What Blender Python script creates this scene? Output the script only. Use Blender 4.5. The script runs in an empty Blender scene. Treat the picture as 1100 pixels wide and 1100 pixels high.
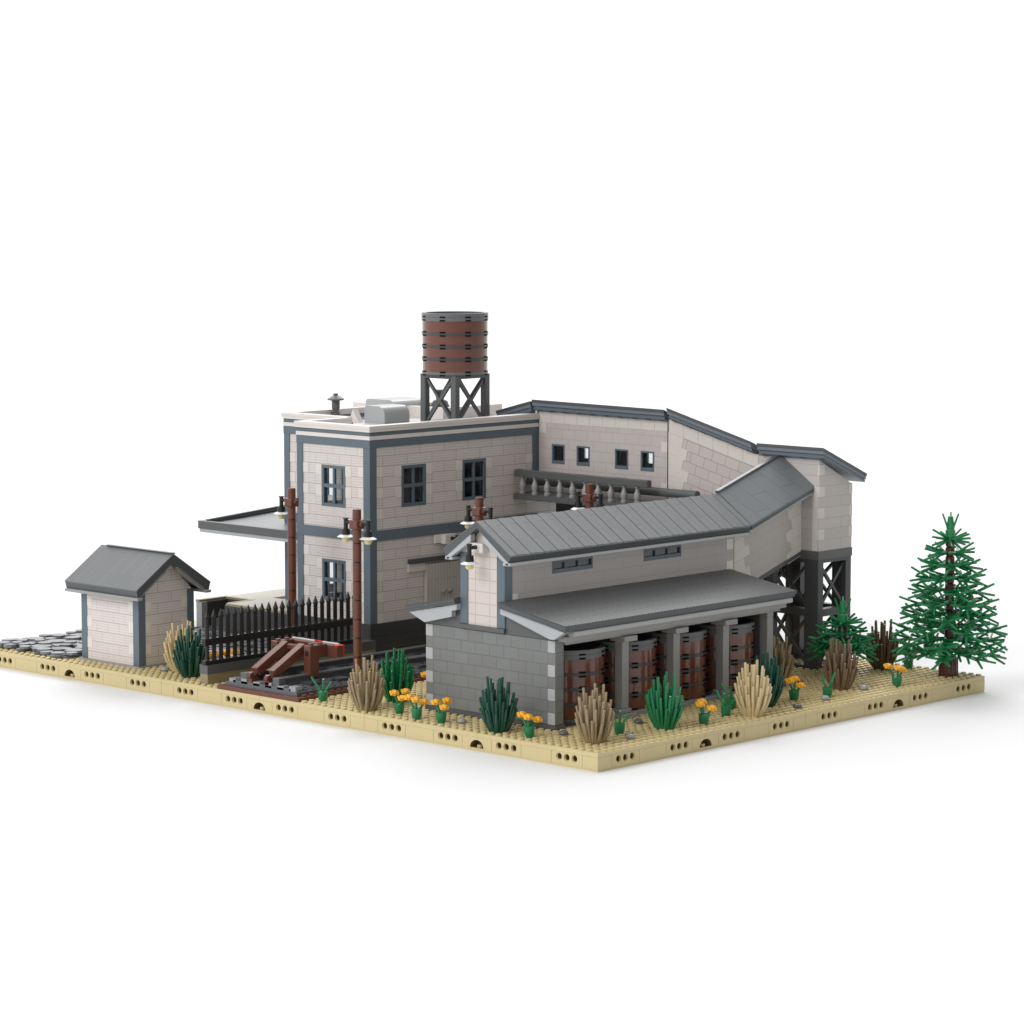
import bpy, bmesh, math, random
from mathutils import Vector, Matrix, geometry
random.seed(7)
S = bpy.context.scene
C = S.collection
R = math.radians
Z0 = 1.8                                   # top of the baseplate

# ------------------------------------------------------------------ materials
def newmat(name, col, rough=0.34, spec=0.45, coat=0.0):
    m = bpy.data.materials.new(name); m.use_nodes = True
    b = m.node_tree.nodes['Principled BSDF']
    b.inputs['Base Color'].default_value = (*col, 1)
    b.inputs['Roughness'].default_value = rough
    b.inputs['Specular IOR Level'].default_value = spec
    b.inputs['Coat Weight'].default_value = coat
    return m

def plastic(name, col, rough=0.34, spec=0.45, var=0.05, coat=0.0):
    """moulded plastic: faint large tone variation and a very slight surface waviness"""
    m = newmat(name, col, rough, spec, coat)
    nt = m.node_tree; N = nt.nodes; L = nt.links; b = N['Principled BSDF']
    geo = N.new('ShaderNodeNewGeometry')
    no = N.new('ShaderNodeTexNoise'); no.inputs['Scale'].default_value = 0.35; no.inputs['Detail'].default_value = 2
    L.new(geo.outputs['Position'], no.inputs['Vector'])
    mx = N.new('ShaderNodeMix'); mx.data_type = 'RGBA'
    mx.inputs[6].default_value = (*[c*(1-var) for c in col], 1)
    mx.inputs[7].default_value = (*[min(1, c*(1+var)) for c in col], 1)
    L.new(no.outputs['Fac'], mx.inputs[0]); L.new(mx.outputs[2], b.inputs['Base Color'])
    n2 = N.new('ShaderNodeTexNoise'); n2.inputs['Scale'].default_value = 2.2
    L.new(geo.outputs['Position'], n2.inputs['Vector'])
    bp = N.new('ShaderNodeBump'); bp.inputs['Strength'].default_value = 0.05; bp.inputs['Distance'].default_value = 0.15
    L.new(n2.outputs['Fac'], bp.inputs['Height']); L.new(bp.outputs['Normal'], b.inputs['Normal'])
    return m

def bricked(name, col, col2=None, w=4.0, h=1.2, uvec=(1, 1, 0), vvec=(0, 0, 1), z0=0.0, u0=0.0,
            mortar=0.045, dark=0.62, groove=0.0, off=0.5, rough=0.36, bump=0.25, gdark=0.84, spec=0.45):
    """courses of moulded bricks: joints follow the brick size; groove > 0 adds the fine horizontal ribs of a
    profiled brick, period = groove"""
    col2 = col2 or tuple(c*0.95 for c in col)
    m = newmat(name, col, rough, spec)
    nt = m.node_tree; N = nt.nodes; L = nt.links; b = N['Principled BSDF']
    geo = N.new('ShaderNodeNewGeometry')
    def dot(v, add):
        d = N.new('ShaderNodeVectorMath'); d.operation = 'DOT_PRODUCT'; d.inputs[1].default_value = v
        L.new(geo.outputs['Position'], d.inputs[0])
        a = N.new('ShaderNodeMath'); a.operation = 'ADD'; a.inputs[1].default_value = add
        L.new(d.outputs['Value'], a.inputs[0]); return a.outputs[0]
    u = dot(uvec, u0 + 400*w); v = dot(vvec, -z0 + 100*h)
    cb = N.new('ShaderNodeCombineXYZ'); L.new(u, cb.inputs[0]); L.new(v, cb.inputs[1])
    br = N.new('ShaderNodeTexBrick')
    br.inputs['Scale'].default_value = 1.0; br.inputs['Brick Width'].default_value = w
    br.inputs['Row Height'].default_value = h; br.inputs['Mortar Size'].default_value = mortar
    br.inputs['Mortar Smooth'].default_value = 0.1; br.offset = off; br.inputs['Bias'].default_value = 0.0
    br.inputs['Color1'].default_value = (*col, 1); br.inputs['Color2'].default_value = (*col2, 1)
    br.inputs['Mortar'].default_value = (*[c*dark for c in col], 1)
    L.new(cb.outputs[0], br.inputs['Vector'])
    colout = br.outputs['Color']
    hgt = N.new('ShaderNodeMath'); hgt.operation = 'SUBTRACT'; hgt.inputs[0].default_value = 1.0
    L.new(br.outputs['Fac'], hgt.inputs[1]); hout = hgt.outputs[0]
    if groove > 0:
        md = N.new('ShaderNodeMath'); md.operation = 'FRACT'
        dv = N.new('ShaderNodeMath'); dv.operation = 'DIVIDE'; dv.inputs[1].default_value = groove
        L.new(v, dv.inputs[0]); L.new(dv.outputs[0], md.inputs[0])
        ls = N.new('ShaderNodeMath'); ls.operation = 'GREATER_THAN'; ls.inputs[1].default_value = 0.24
        L.new(md.outputs[0], ls.inputs[0])
        mx = N.new('ShaderNodeMix'); mx.data_type = 'RGBA'; mx.blend_type = 'MULTIPLY'; mx.inputs[0].default_value = 1
        cr = N.new('ShaderNodeMapRange'); cr.inputs['To Min'].default_value = gdark; cr.inputs['To Max'].default_value = 1.0
        L.new(ls.outputs[0], cr.inputs['Value'])
        L.new(colout, mx.inputs[6]); L.new(cr.outputs[0], mx.inputs[7]); colout = mx.outputs[2]
        mu = N.new('ShaderNodeMath'); mu.operation = 'MULTIPLY'; L.new(hout, mu.inputs[0]); L.new(ls.outputs[0], mu.inputs[1])
        hout = mu.outputs[0]
    L.new(colout, b.inputs['Base Color'])
    bp = N.new('ShaderNodeBump'); bp.inputs['Strength'].default_value = bump; bp.inputs['Distance'].default_value = 0.06
    L.new(hout, bp.inputs['Height']); L.new(bp.outputs['Normal'], b.inputs['Normal'])
    return m

BEIGE = (0.68, 0.62, 0.595); BEIGE_L = (0.71, 0.66, 0.61); GALL = (0.53, 0.475, 0.452)
M = {}
M['tan'] = plastic('tan_plastic', (0.60, 0.50, 0.27), rough=0.48, spec=0.35)
M['tan_dark'] = plastic('tan_recess', (0.40, 0.31, 0.17))
M['hole_shade'] = plastic('tan_hole_shade', (0.20, 0.145, 0.065))  # same tan darkened: shade inside pin holes and arches put into the colour
M['beige'] = bricked('profiled_beige_brick', BEIGE, (0.65, 0.595, 0.57), 4, 1.2, uvec=(1, 2, 0), z0=5.7, u0=0, groove=0.3, dark=0.66, gdark=0.83)
M['shed_brick'] = bricked('shed_beige_brick', BEIGE, (0.655, 0.60, 0.575), 4, 1.2, uvec=(1, 2, 0), z0=1.8, u0=0.5, groove=0.3, dark=0.66, gdark=0.83)
M['beige_plain'] = plastic('plain_beige', BEIGE)
M['cornice'] = plastic('cornice_white', (0.72, 0.67, 0.64))
M['quoin'] = plastic('pale_quoin', BEIGE_L)
M['gallery'] = bricked('gallery_block', GALL, (0.50, 0.45, 0.43), 2, 1.2, z0=0.3, groove=0, bump=0.12, dark=0.8)
M['gallery_pale'] = plastic('gallery_pale_block', (0.63, 0.59, 0.545))
M['blue'] = plastic('sand_blue', (0.105, 0.14, 0.17))
M['blue_roof'] = plastic('sand_blue_fascia', (0.155, 0.175, 0.205))
M['grey'] = plastic('medium_grey', (0.30, 0.30, 0.295))
M['rim'] = plastic('rim_grey', (0.135, 0.14, 0.148))
M['grey_brick'] = bricked('grey_tile_brick', (0.185, 0.195, 0.19), (0.172, 0.178, 0.176), 2, 1.2, z0=2.4, mortar=0.05, dark=0.7, bump=0.2)
M['grey_pale'] = plastic('pale_grey', (0.40, 0.405, 0.41))
M['canopy_grey'] = plastic('canopy_grey', (0.20, 0.21, 0.22))
M['barge'] = plastic('light_grey_board', (0.40, 0.42, 0.435))
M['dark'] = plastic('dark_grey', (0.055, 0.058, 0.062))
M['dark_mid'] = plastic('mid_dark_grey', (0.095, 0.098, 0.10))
M['plinth'] = bricked('plinth_stone', (0.055, 0.055, 0.057), (0.045, 0.045, 0.047), 4, 0.8, z0=1.8, groove=0.4, bump=0.6)
M['roof_strip'] = bricked('roof_strip', (0.172, 0.18, 0.184), (0.155, 0.163, 0.168), 4, 1.0, uvec=(0, 1, 0), vvec=(1, 0, 0), z0=0, mortar=0.04, dark=0.7, bump=0.2, rough=0.4, spec=0.4)
M['roof_tile'] = bricked('roof_tile', (0.165, 0.177, 0.185), (0.155, 0.167, 0.175), 4, 2, uvec=(0.2, 1, 0), vvec=(0.95, 0, 0.31), z0=0.6, mortar=0.05, dark=0.72, bump=0.15, rough=0.4, spec=0.4)
M['roof_fine'] = bricked('roof_fine', (0.125, 0.128, 0.13), (0.117, 0.121, 0.123), 3, 0.5, uvec=(0, 1, 0), vvec=(1, 0, 0), z0=0, mortar=0.09, dark=0.58, bump=0.3, rough=0.42, spec=0.25)
M['roof_shed'] = bricked('roof_shed', (0.155, 0.162, 0.166), (0.142, 0.15, 0.155), 6, 1.0, uvec=(1, 0, 0), vvec=(0, 1, 0), z0=0, mortar=0.04, dark=0.75, bump=0.2, rough=0.4, spec=0.4)
M['fascia'] = plastic('dark_fascia', (0.075, 0.085, 0.09))
M['brown'] = plastic('reddish_brown', (0.14, 0.044, 0.026), rough=0.16, coat=0.3)
M['brown_post'] = plastic('brown_post', (0.135, 0.045, 0.028))
M['brown_dark'] = plastic('dark_brown_trunk', (0.075, 0.022, 0.016))
M['black'] = plastic('black_plastic', (0.012, 0.012, 0.013), rough=0.3)
M['fence'] = plastic('black_iron', (0.013, 0.012, 0.011), rough=0.45)
M['jet'] = newmat('jet_slot', (0.004, 0.004, 0.004), 0.8, 0.1)
M['white'] = plastic('white_plastic', (0.80, 0.80, 0.78), rough=0.25)
M['yellow'] = plastic('clear_yellow', (0.72, 0.66, 0.30), rough=0.15)
M['red'] = plastic('red_plastic', (0.60, 0.012, 0.012), rough=0.25)
M['green'] = plastic('bright_green', (0.015, 0.19, 0.075), rough=0.25)
M['green_tree'] = plastic('tree_green', (0.012, 0.185, 0.062), rough=0.28)
M['green_dark'] = plastic('dark_green', (0.008, 0.065, 0.042), rough=0.3)
M['sand_bush'] = plastic('khaki_bush', (0.31, 0.235, 0.135))
M['tan_bush'] = plastic('tan_bush', (0.60, 0.48, 0.27))
M['brown_bush'] = plastic('umber_bush', (0.115, 0.072, 0.042))
M['mid_bush'] = plastic('mid_brown_bush', (0.185, 0.125, 0.075))
M['orange'] = plastic('orange_flower', (0.86, 0.43, 0.025))
M['stone_a'] = plastic('stone_grey', (0.30, 0.31, 0.33), rough=0.22)
M['stone_b'] = plastic('stone_dark', (0.10, 0.105, 0.115), rough=0.22)
M['door'] = bricked('ribbed_door', (0.52, 0.48, 0.44), (0.52, 0.48, 0.44), 20, 0.5, uvec=(0, 0, 1), vvec=(1, 0, 0), mortar=0.07, dark=0.75, bump=0.5)
M['roofdeck'] = plastic('pale_roof_deck', (0.60, 0.60, 0.60))
M['platform'] = plastic('platform_top', (0.50, 0.465, 0.385))
M['khaki'] = plastic('khaki_edge', (0.27, 0.22, 0.125))
g = newmat('smoked_pane', (0.03, 0.035, 0.04), 0.06, 0.6); M['glass'] = g

# ------------------------------------------------------------------ mesh helpers
class MB:
    def __init__(s): s.bm = bmesh.new()
    def _add(s, vs, fs):
        v = [s.bm.verts.new(p) for p in vs]
        for f in fs:
            try: s.bm.faces.new([v[i] for i in f])
            except ValueError: pass
        return v
    def box(s, x0, x1, y0, y1, z0, z1):
        if x1 < x0: x0, x1 = x1, x0
        if y1 < y0: y0, y1 = y1, y0
        if z1 < z0: z0, z1 = z1, z0
        vs = [(x, y, z) for z in (z0, z1) for y in (y0, y1) for x in (x0, x1)]
        s._add(vs, [(0, 2, 3, 1), (4, 5, 7, 6), (0, 1, 5, 4), (2, 6, 7, 3), (0, 4, 6, 2), (1, 3, 7, 5)]); return s
    def prism(s, pts, axis, a, b):
        """polygon pts extruded along axis; pts are (y,z) for x, (x,z) for y, (x,y) for z"""
        def P(p, t): return {'x': (t, p[0], p[1]), 'y': (p[0], t, p[1]), 'z': (p[0], p[1], t)}[axis]
        n = len(pts); vs = [P(p, a) for p in pts] + [P(p, b) for p in pts]
        s._add(vs, [tuple(range(n)), tuple(range(n, 2*n))[::-1]] + [(i, (i+1) % n, n+(i+1) % n, n+i) for i in range(n)]); return s
    def rod(s, p, q, r0, r1=None, seg=10, caps=True):
        p, q = Vector(p), Vector(q); r1 = r0 if r1 is None else r1
        d = (q-p).normalized(); a = d.orthogonal().normalized(); b = d.cross(a)
        vs = []
        for c, r in ((p, r0), (q, r1)):
            for i in range(seg):
                t = 2*math.pi*i/seg; vs.append(c + (a*math.cos(t) + b*math.sin(t))*r)
        fs = [(i, (i+1) % seg, seg+(i+1) % seg, seg+i) for i in range(seg)]
        if caps: fs += [tuple(range(seg))[::-1], tuple(range(seg, 2*seg))]
        s._add(vs, fs); return s
    def bar(s, p, q, w, h, up=(0, 0, 1)):
        """square bar from p to q, w across, h along 'up'"""
        p, q = Vector(p), Vector(q); d = (q-p).normalized(); u = Vector(up); sd = d.cross(u).normalized(); u = sd.cross(d).normalized()
        vs = [c + sd*w/2*a + u*h/2*b for c in (p, q) for a, b in ((-1, -1), (1, -1), (1, 1), (-1, 1))]
        s._add(vs, [(0, 1, 2, 3), (7, 6, 5, 4), (0, 4, 5, 1), (1, 5, 6, 2), (2, 6, 7, 3), (3, 7, 4, 0)]); return s
    def lathe(s, prof, cx, cy, seg=24):
        """prof [(r,z)...] revolved about the vertical through cx,cy; closed where r == 0"""
        rings = []
        for r, z in prof:
            if r < 1e-6: rings.append([s.bm.verts.new((cx, cy, z))])
            else: rings.append([s.bm.verts.new((cx+r*math.cos(2*math.pi*i/seg), cy+r*math.sin(2*math.pi*i/seg), z)) for i in range(seg)])
        for A, B in zip(rings, rings[1:]):
            for i in range(seg):
                j = (i+1) % seg
                f = [A[i % len(A)], A[j % len(A)], B[j % len(B)], B[i % len(B)]]
                f = list(dict.fromkeys(f))
                if len(f) > 2:
                    try: s.bm.faces.new(f)
                    except ValueError: pass
        return s
    def into(s, wall_obj, m):
        """add this geometry to an existing part as a second material (paler bricks of the same wall)"""
        bmesh.ops.recalc_face_normals(s.bm, faces=s.bm.faces)
        me = wall_obj.data; off = Vector((0, 0, 0)); t = wall_obj.parent
        while t is not None: off += Vector(t.location); t = t.parent
        bmesh.ops.translate(s.bm, verts=s.bm.verts, vec=-off)
        me.materials.append(M[m]); k = len(me.materials)-1
        for f in s.bm.faces: f.material_index = k
        tmp = bpy.data.meshes.new('tmp'); s.bm.to_mesh(tmp); s.bm.free()
        b2 = bmesh.new(); b2.from_mesh(me); b2.from_mesh(tmp); b2.to_mesh(me); b2.free(); bpy.data.meshes.remove(tmp)
        return wall_obj
    def build(s, name, m, parent=None, bevel=0.0, smooth=False):
        bmesh.ops.recalc_face_normals(s.bm, faces=s.bm.faces)
        me = bpy.data.meshes.new(name); s.bm.to_mesh(me); s.bm.free()
        me.materials.append(m if not isinstance(m, str) else M[m])
        if smooth:
            for p in me.polygons: p.use_smooth = True
            try: me.set_sharp_from_angle(angle=R(38))
            except Exception: pass
        o = bpy.data.objects.new(name, me); C.objects.link(o)
        if parent is not None:
            o.parent = parent
            # meshes are written in world coordinates: bring them back to the thing's base point
            t = parent
            off = Vector((0, 0, 0))
            while t is not None: off += Vector(t.location); t = t.parent
            me.transform(Matrix.Translation(-off))
        if bevel > 0:
            md = o.modifiers.new('edge', 'BEVEL'); md.width = bevel; md.segments = 2; md.limit_method = 'ANGLE'; md.angle_limit = R(50)
        return o

def thing(name, loc, label, cat, group=None, kind=None):
    o = bpy.data.objects.new(name, None); C.objects.link(o); o.location = loc; o.empty_display_size = 0.2
    o['label'] = label; o['category'] = cat
    if group: o['group'] = group
    if kind: o['kind'] = kind
    return o
def tag(o, label, cat, group=None, kind=None):
    o['label'] = label; o['category'] = cat
    if group: o['group'] = group
    if kind: o['kind'] = kind
    return o
def children(o): return [c for c in bpy.data.objects if c.parent == o]
def dup(root, loc, label, rz=0.0, scale=1.0):
    r = root.copy(); C.objects.link(r); r.location = loc; r.rotation_euler = (0, 0, rz); r.scale = (scale,)*3; r['label'] = label
    for ch in children(root):
        c = ch.copy(); C.objects.link(c); c.parent = r
        for g2 in children(ch):
            d = g2.copy(); C.objects.link(d); d.parent = c
    return r

def wall(mb, axis, c0, c1, u0, u1, z0, z1, opens=()):
    """wall slab between c0..c1 on axis, u along the other axis, rectangular openings (ua,ub,za,zb)"""
    us = sorted({u0, u1, *[o[0] for o in opens], *[o[1] for o in opens]})
    zs = sorted({z0, z1, *[o[2] for o in opens], *[o[3] for o in opens]})
    for a, b in zip(us, us[1:]):
        if not any(o[0] <= a and b <= o[1] for o in opens):
            (mb.box(c0, c1, a, b, z0, z1) if axis == 'x' else mb.box(a, b, c0, c1, z0, z1)); continue
        for p, q in zip(zs, zs[1:]):
            if any(o[0] <= a and b <= o[1] and o[2] <= p and q <= o[3] for o in opens): continue
            (mb.box(c0, c1, a, b, p, q) if axis == 'x' else mb.box(a, b, c0, c1, p, q))

def abox(mb, axis, c0, c1, u0, u1, z0, z1):
    return mb.box(c0, c1, u0, u1, z0, z1) if axis == 'x' else mb.box(u0, u1, c0, c1, z0, z1)

def window(parent, axis, c, u0, u1, z0, z1, nu=2, nz=2, fr=0.38, mull=0.42, sill=None, sgn=-1, glass=True, depth=0.5):
    """sand-blue frame set into the opening, front face 0.04 proud of the wall plane c (outside is sgn)"""
    f = MB(); a, b = c + 0.04*sgn, c - depth*sgn; sill = sill or fr
    abox(f, axis, a, b, u0, u0+fr, z0, z1); abox(f, axis, a, b, u1-fr, u1, z0, z1)
    abox(f, axis, a, b, u0+fr, u1-fr, z0, z0+sill); abox(f, axis, a, b, u0+fr, u1-fr, z1-fr, z1)
    m0, m1 = c - 0.02*sgn, c - 0.3*sgn
    for k in range(1, nu):
        uc = u0 + (u1-u0)*k/nu; abox(f, axis, c+0.01*sgn, c-0.32*sgn, uc-mull/2*0.8, uc+mull/2*0.8, z0+sill, z1-fr)
    for k in range(1, nz):
        zc = z0 + (z1-z0)*k/nz; abox(f, axis, c+0.025*sgn, c-0.34*sgn, u0+fr, u1-fr, zc-mull/2, zc+mull/2)
    fo = f.build('window', 'blue', parent, bevel=0.03)
    if glass:
        gq = MB(); abox(gq, axis, c-0.2*sgn, c-0.24*sgn, u0+fr*0.9, u1-fr*0.9, z0+sill*0.9, z1-fr*0.9); gq.build('pane', 'pane' if glass is True else glass, fo)
    return fo

# see-through pane: mostly clear, slightly reflective
def pane_mat():
    m = bpy.data.materials.new('clear_pane'); m.use_nodes = True; nt = m.node_tree; N = nt.nodes; L = nt.links
    for n in list(N):
        if n.type != 'OUTPUT_MATERIAL': N.remove(n)
    out = [n for n in N if n.type == 'OUTPUT_MATERIAL'][0]
    t = N.new('ShaderNodeBsdfTransparent'); t.inputs[0].default_value = (0.82, 0.86, 0.88, 1)
    gl = N.new('ShaderNodeBsdfGlossy'); gl.inputs['Roughness'].default_value = 0.05
    mx = N.new('ShaderNodeMixShader'); fr = N.new('ShaderNodeFresnel'); fr.inputs[0].default_value = 1.25
    L.new(fr.outputs[0], mx.inputs[0]); L.new(t.outputs[0], mx.inputs[1]); L.new(gl.outputs[0], mx.inputs[2]); L.new(mx.outputs[0], out.inputs[0])
    return m
M['pane'] = pane_mat()

# ------------------------------------------------------------------ studio floor
fm = newmat('studio_white', (0.75, 0.75, 0.753), 0.8, 0.1)
fl = MB(); fl.prism([(40+760*math.cos(2*math.pi*i/96), 60+760*math.sin(2*math.pi*i/96)) for i in range(96)], 'z', -1.0, 0.0)
o = fl.build('floor', fm); o['kind'] = 'structure'; o['label'] = 'seamless white studio floor under the model'

# ------------------------------------------------------------------ baseplate
LY = 96
base = thing('baseplate', (32, 48, 0), 'tan studded baseplate with rows of round holes along its edge, carrying the whole model', 'baseplate')
b = MB(); b.box(0.03, 63.97, 0.03, LY, 0, 0.2); b.build('underside', 'tan', base)
b = MB(); b.box(1.3, 62.7, 1.3, LY-1, 0.21, 1.38); b.build('core', 'tan_dark', base)
b = MB()
for i in range(4):
    for j in range(8):
        if 16*j < LY: b.box(16*i+0.02, 16*i+15.98, 16*j+0.02, min(LY, 16*j+15.98), 1.4, 1.8)
b.build('top_plate', 'tan', base)
def used(x, y):
    if 6 <= x <= 41 and 11.5 <= y <= 29: return True
    if y > 42 and y < 55: return True
    if 2.5 < x < 10.5 and 71 < y < 81: return True
    if x > 26 and y > 58: return True
    if x > 12 and y > 85 : return True
    if x > 3 and y > 82: return True
    if y > 64 and x > 11: return True
    return False
st = MB()
for i in range(64):
    for j in range(LY):
        x, y = i+0.5, j+0.5
        if used(x, y): continue
        seg = 10; r = 0.3
        ring0 = [st.bm.verts.new((x+r*math.cos(2*math.pi*k/seg), y+r*math.sin(2*math.pi*k/seg), 1.79)) for k in range(seg)]
        ring1 = [st.bm.verts.new((v.co.x, v.co.y, 2.0)) for v in ring0]
        for k in range(seg): st.bm.faces.new((ring0[k], ring0[(k+1) % seg], ring1[(k+1) % seg], ring1[k]))
        st.bm.faces.new(ring1)
so = st.build('studs', 'tan', base); so['kind'] = 'stuff'

def holed_face(w, h, holes):
    """triangles of a w x h rectangle with polygonal holes"""
    polys = [[Vector((0, 0, 0)), Vector((w, 0, 0)), Vector((w, h, 0)), Vector((0, h, 0))]] + [[Vector((*p, 0)) for p in H] for H in holes]
    flat = [p for P in polys for p in P]
    return flat, geometry.tessellate_polygon(polys)
def edge_brick(kind, axis, s0, w):
    """one brick of the base's edge; axis 'x' runs along x at y=0, 'y' runs along y at x=0"""
    z0, h, dep = 0.21, 1.18, 1.2
    mb = MB()
    def T(u, d, z): return (s0+u, d, z0+z) if axis == 'x' else (d, s0+u, z0+z)
    g_ = 0.02
    holes = []; circ = []
    if kind == 'pin':
        for k in (1, 2, 3): circ.append((k, 0.72, 0.37))
    for cx, cz, r in circ:
        holes.append([(cx+r*math.cos(-2*math.pi*i/18), cz+r*math.sin(-2*math.pi*i/18)) for i in range(18)])
    if kind == 'arch':
        r = 0.93; pts = [(2+r*math.cos(math.pi*i/14), 0.12+r*0.86*math.sin(math.pi*i/14)) for i in range(15)]
        holes.append(pts[::-1])
    flat, tris = holed_face(w, h, holes)
    vs = [mb.bm.verts.new(T(min(max(p.x, g_), w-g_), 0.0, p.y)) for p in flat]
    for t in tris:
        try: mb.bm.faces.new([vs[i] for i in t])
        except ValueError: pass
    # body sides
    c = [T(g_, 0, 0), T(w-g_, 0, 0), T(w-g_, 0, h), T(g_, 0, h), T(g_, dep, 0), T(w-g_, dep, 0), T(w-g_, dep, h), T(g_, dep, h)]
    mb._add(c, [(0, 1, 5, 4), (1, 2, 6, 5), (2, 3, 7, 6), (3, 0, 4, 7)])
    k0 = 4
    for H in holes:
        n = len(H); front = [mb.bm.verts.new(T(u, 0, z)) for u, z in H]
        shr = 0.0 if kind == 'arch' else 0.2
        cx = sum(u for u, z in H)/n; cz = sum(z for u, z in H)/n
        if kind == 'pin':
            mid = [mb.bm.verts.new(T(u, 0.13, z)) for u, z in H]
            mid2 = [mb.bm.verts.new(T(cx+(u-cx)*0.8, 0.13, cz+(z-cz)*0.8)) for u, z in H]
            back = [mb.bm.verts.new(T(cx+(u-cx)*0.8, 1.05, cz+(z-cz)*0.8)) for u, z in H]
            rings = [front, mid, mid2, back]
        else:
            back = [mb.bm.verts.new(T(u, 1.05, z)) for u, z in H]; rings = [front, back]
        for A, B in zip(rings, rings[1:]):
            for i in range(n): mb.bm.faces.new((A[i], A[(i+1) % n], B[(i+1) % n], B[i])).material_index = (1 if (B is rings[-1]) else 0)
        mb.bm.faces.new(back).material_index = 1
    if kind == 'arch':        # the stud seen inside the arch
        a = T(2, 0.5, 0.0); mb.rod((a[0], a[1], z0+0.1), (a[0], a[1], z0+0.38), 0.3, seg=12)
    eb = mb.build({'pin': 'pin_hole_brick', 'arch': 'arch_brick', 'plain': 'plain_edge_brick'}[kind], 'tan', base); eb.data.materials.append(M['hole_shade'])
pattern = [('plain', 0, 2), ('pin', 2, 4), ('plain', 6, 4), ('pin', 10, 4), ('arch', 14, 4), ('pin', 18, 4), ('plain', 22, 4), ('pin', 26, 4), ('plain', 30, 2)]
for axis, n in (('x', 2), ('y', 3)):
    for m_ in range(n):
        for kind, s0, w in pattern:
            s1 = 32*m_ + s0
            
            edge_brick(kind, axis, s1, w)
# small square end of the far right side
b = MB(); b.box(62.8, 64, 1.2, LY-1, 0.21, 1.38); b.build('rear_edge_brick', 'tan', base)

# ------------------------------------------------------------------ railway track
trk = thing('railway_track', (32, 48.5, Z0), 'straight railway track with dark grey rails on a brown and grey ballast bed', 'railway track')
b = MB(); b.box(0.2, 63.8, 42.1, 54.9, 1.8, 2.2); b.build('bed_plate', 'brown_post', trk)
b = MB()
for x in range(1, 63):
    b.rod((x+0.5, 42.6, 2.19), (x+0.5, 42.6, 2.4), 0.3, seg=8)
b.build('bed_studs', 'brown_post', trk)['kind'] = 'stuff'
rb = MB(); random.seed(3)
rb.box(0.9, 63.6, 43.1, 54.3, 2.2, 2.6)
rb.box(1.0, 63.6, 44.2, 53.3, 2.6, 2.85)
for x in range(1, 63):
    for y in (43.6, 44.0, 53.7):
        rb.rod((x+0.5, y, 2.58), (x+0.5, y, 2.82), 0.3, seg=8)
for _ in range(170):
    x = random.uniform(1.4, 63); y = random.uniform(44.3, 53.2); s_ = random.uniform(0.25, 0.6)
    rb.rod((x, y, 2.8), (x, y, 2.95+random.uniform(0, .2)), s_, seg=7)
M['ballast'] = plastic('ballast_grey', (0.12, 0.125, 0.137), rough=0.25)
rb.build('ballast', 'ballast', trk)
b = MB()
for k in range(6):
    b.box(1.0, 1.9, 43.4+k*1.9, 44.4+k*1.9, 2.61, 3.0 if k % 2 else 3.15)
b.build('end_stones', 'stone_a', trk)
for x in range(4, 62, 4):
    b = MB(); b.box(x, x+1.6, 44.3, 53.2, 2.86, 3.12); b.build('sleeper', 'dark', trk)
for y in (46.6, 51.7):
    b = MB(); b.box(1.2, 63.4, y-0.5, y+0.5, 2.86, 3.1); b.box(1.2, 63.4, y-0.3, y+0.3, 3.1, 3.5); b.box(1.25, 63.35, y-0.45, y+0.45, 3.5, 3.72)
    b.box(1.1, 2.0, y-0.5, y+0.5, 2.7, 3.74)
    b.build('rail', 'dark_mid', trk, bevel=0.03)

# buffer stop
bs = thing('buffer_stop', (6, 49.2, 3.7), 'reddish brown buffer stop with slanting struts and red and white top', 'buffer stop')
for y in (46.6, 51.8):
    b = MB(); b.box(5.6, 6.9, y-0.5, y+0.5, 3.3, 6.7)
    b.rod((6.2, y, 6.69), (6.2, y, 6.9), 0.3)
    p = b.build('post', 'brown_post', bs, bevel=0.04)
    h = MB(); h.box(5.575, 5.6, y-0.25, y+0.25, 5.6, 6.15); h.build('socket', 'black', p)
    b = MB(); b.box(6.9, 8.1, y-0.5, y+0.5, 5.5, 6.7); b.rod((7.5, y, 6.69), (7.5, y, 6.88), 0.3); b.build('bracket', 'brown_post', bs, bevel=0.04)
    b = MB(); b.rod((9.2, y, 5.9), (9.9, y, 5.9), 0.75, seg=20); b.build('buffer_disc', 'dark_mid', bs, smooth=True)
for y in (48.0, 50.7):
    b = MB(); b.bar((1.9, y, 3.9), (6.4, y, 6.35), 0.95, 0.95, up=(0, 0, 1)); b.build('strut', 'brown_post', bs, bevel=0.05)
    b = MB(); b.rod((1.3, y-0.25, 3.5), (1.3, y+0.25, 3.5), 0.42, seg=14); b.box(1.0, 2.1, y-0.4, y+0.4, 2.87, 3.3); b.rod((1.5, y, 3.55), (2.2, y, 3.85), 0.35, seg=12); b.build('hinge', 'brown_post', bs)
b = MB(); b.box(8.1, 9.2, 45.3, 52.6, 5.4, 6.6); b.box(6.0, 6.6, 47.2, 51.2, 6.0, 6.5); b.build('cross_beam', 'brown_post', bs, bevel=0.04)
b = MB(); b.box(8.95, 9.22, 45.3, 52.6, 6.61, 6.70); b.build('white_top_tile', 'white', bs)
b = MB(); b.box(8.93, 9.24, 47.8, 49.0, 6.605, 6.72); b.build('red_top_tile', 'red', bs)
b = MB(); b.box(9.0, 9.24, 44.6, 45.29, 5.4, 6.62); b.box(8.3, 8.99, 44.62, 45.29, 6.5, 6.62); b.build('red_end_cap', 'red', bs, bevel=0.03)
b = MB(); b.box(8.12, 8.99, 44.6, 45.29, 5.35, 6.49); b.build('end_block', 'brown_post', bs)

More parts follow.
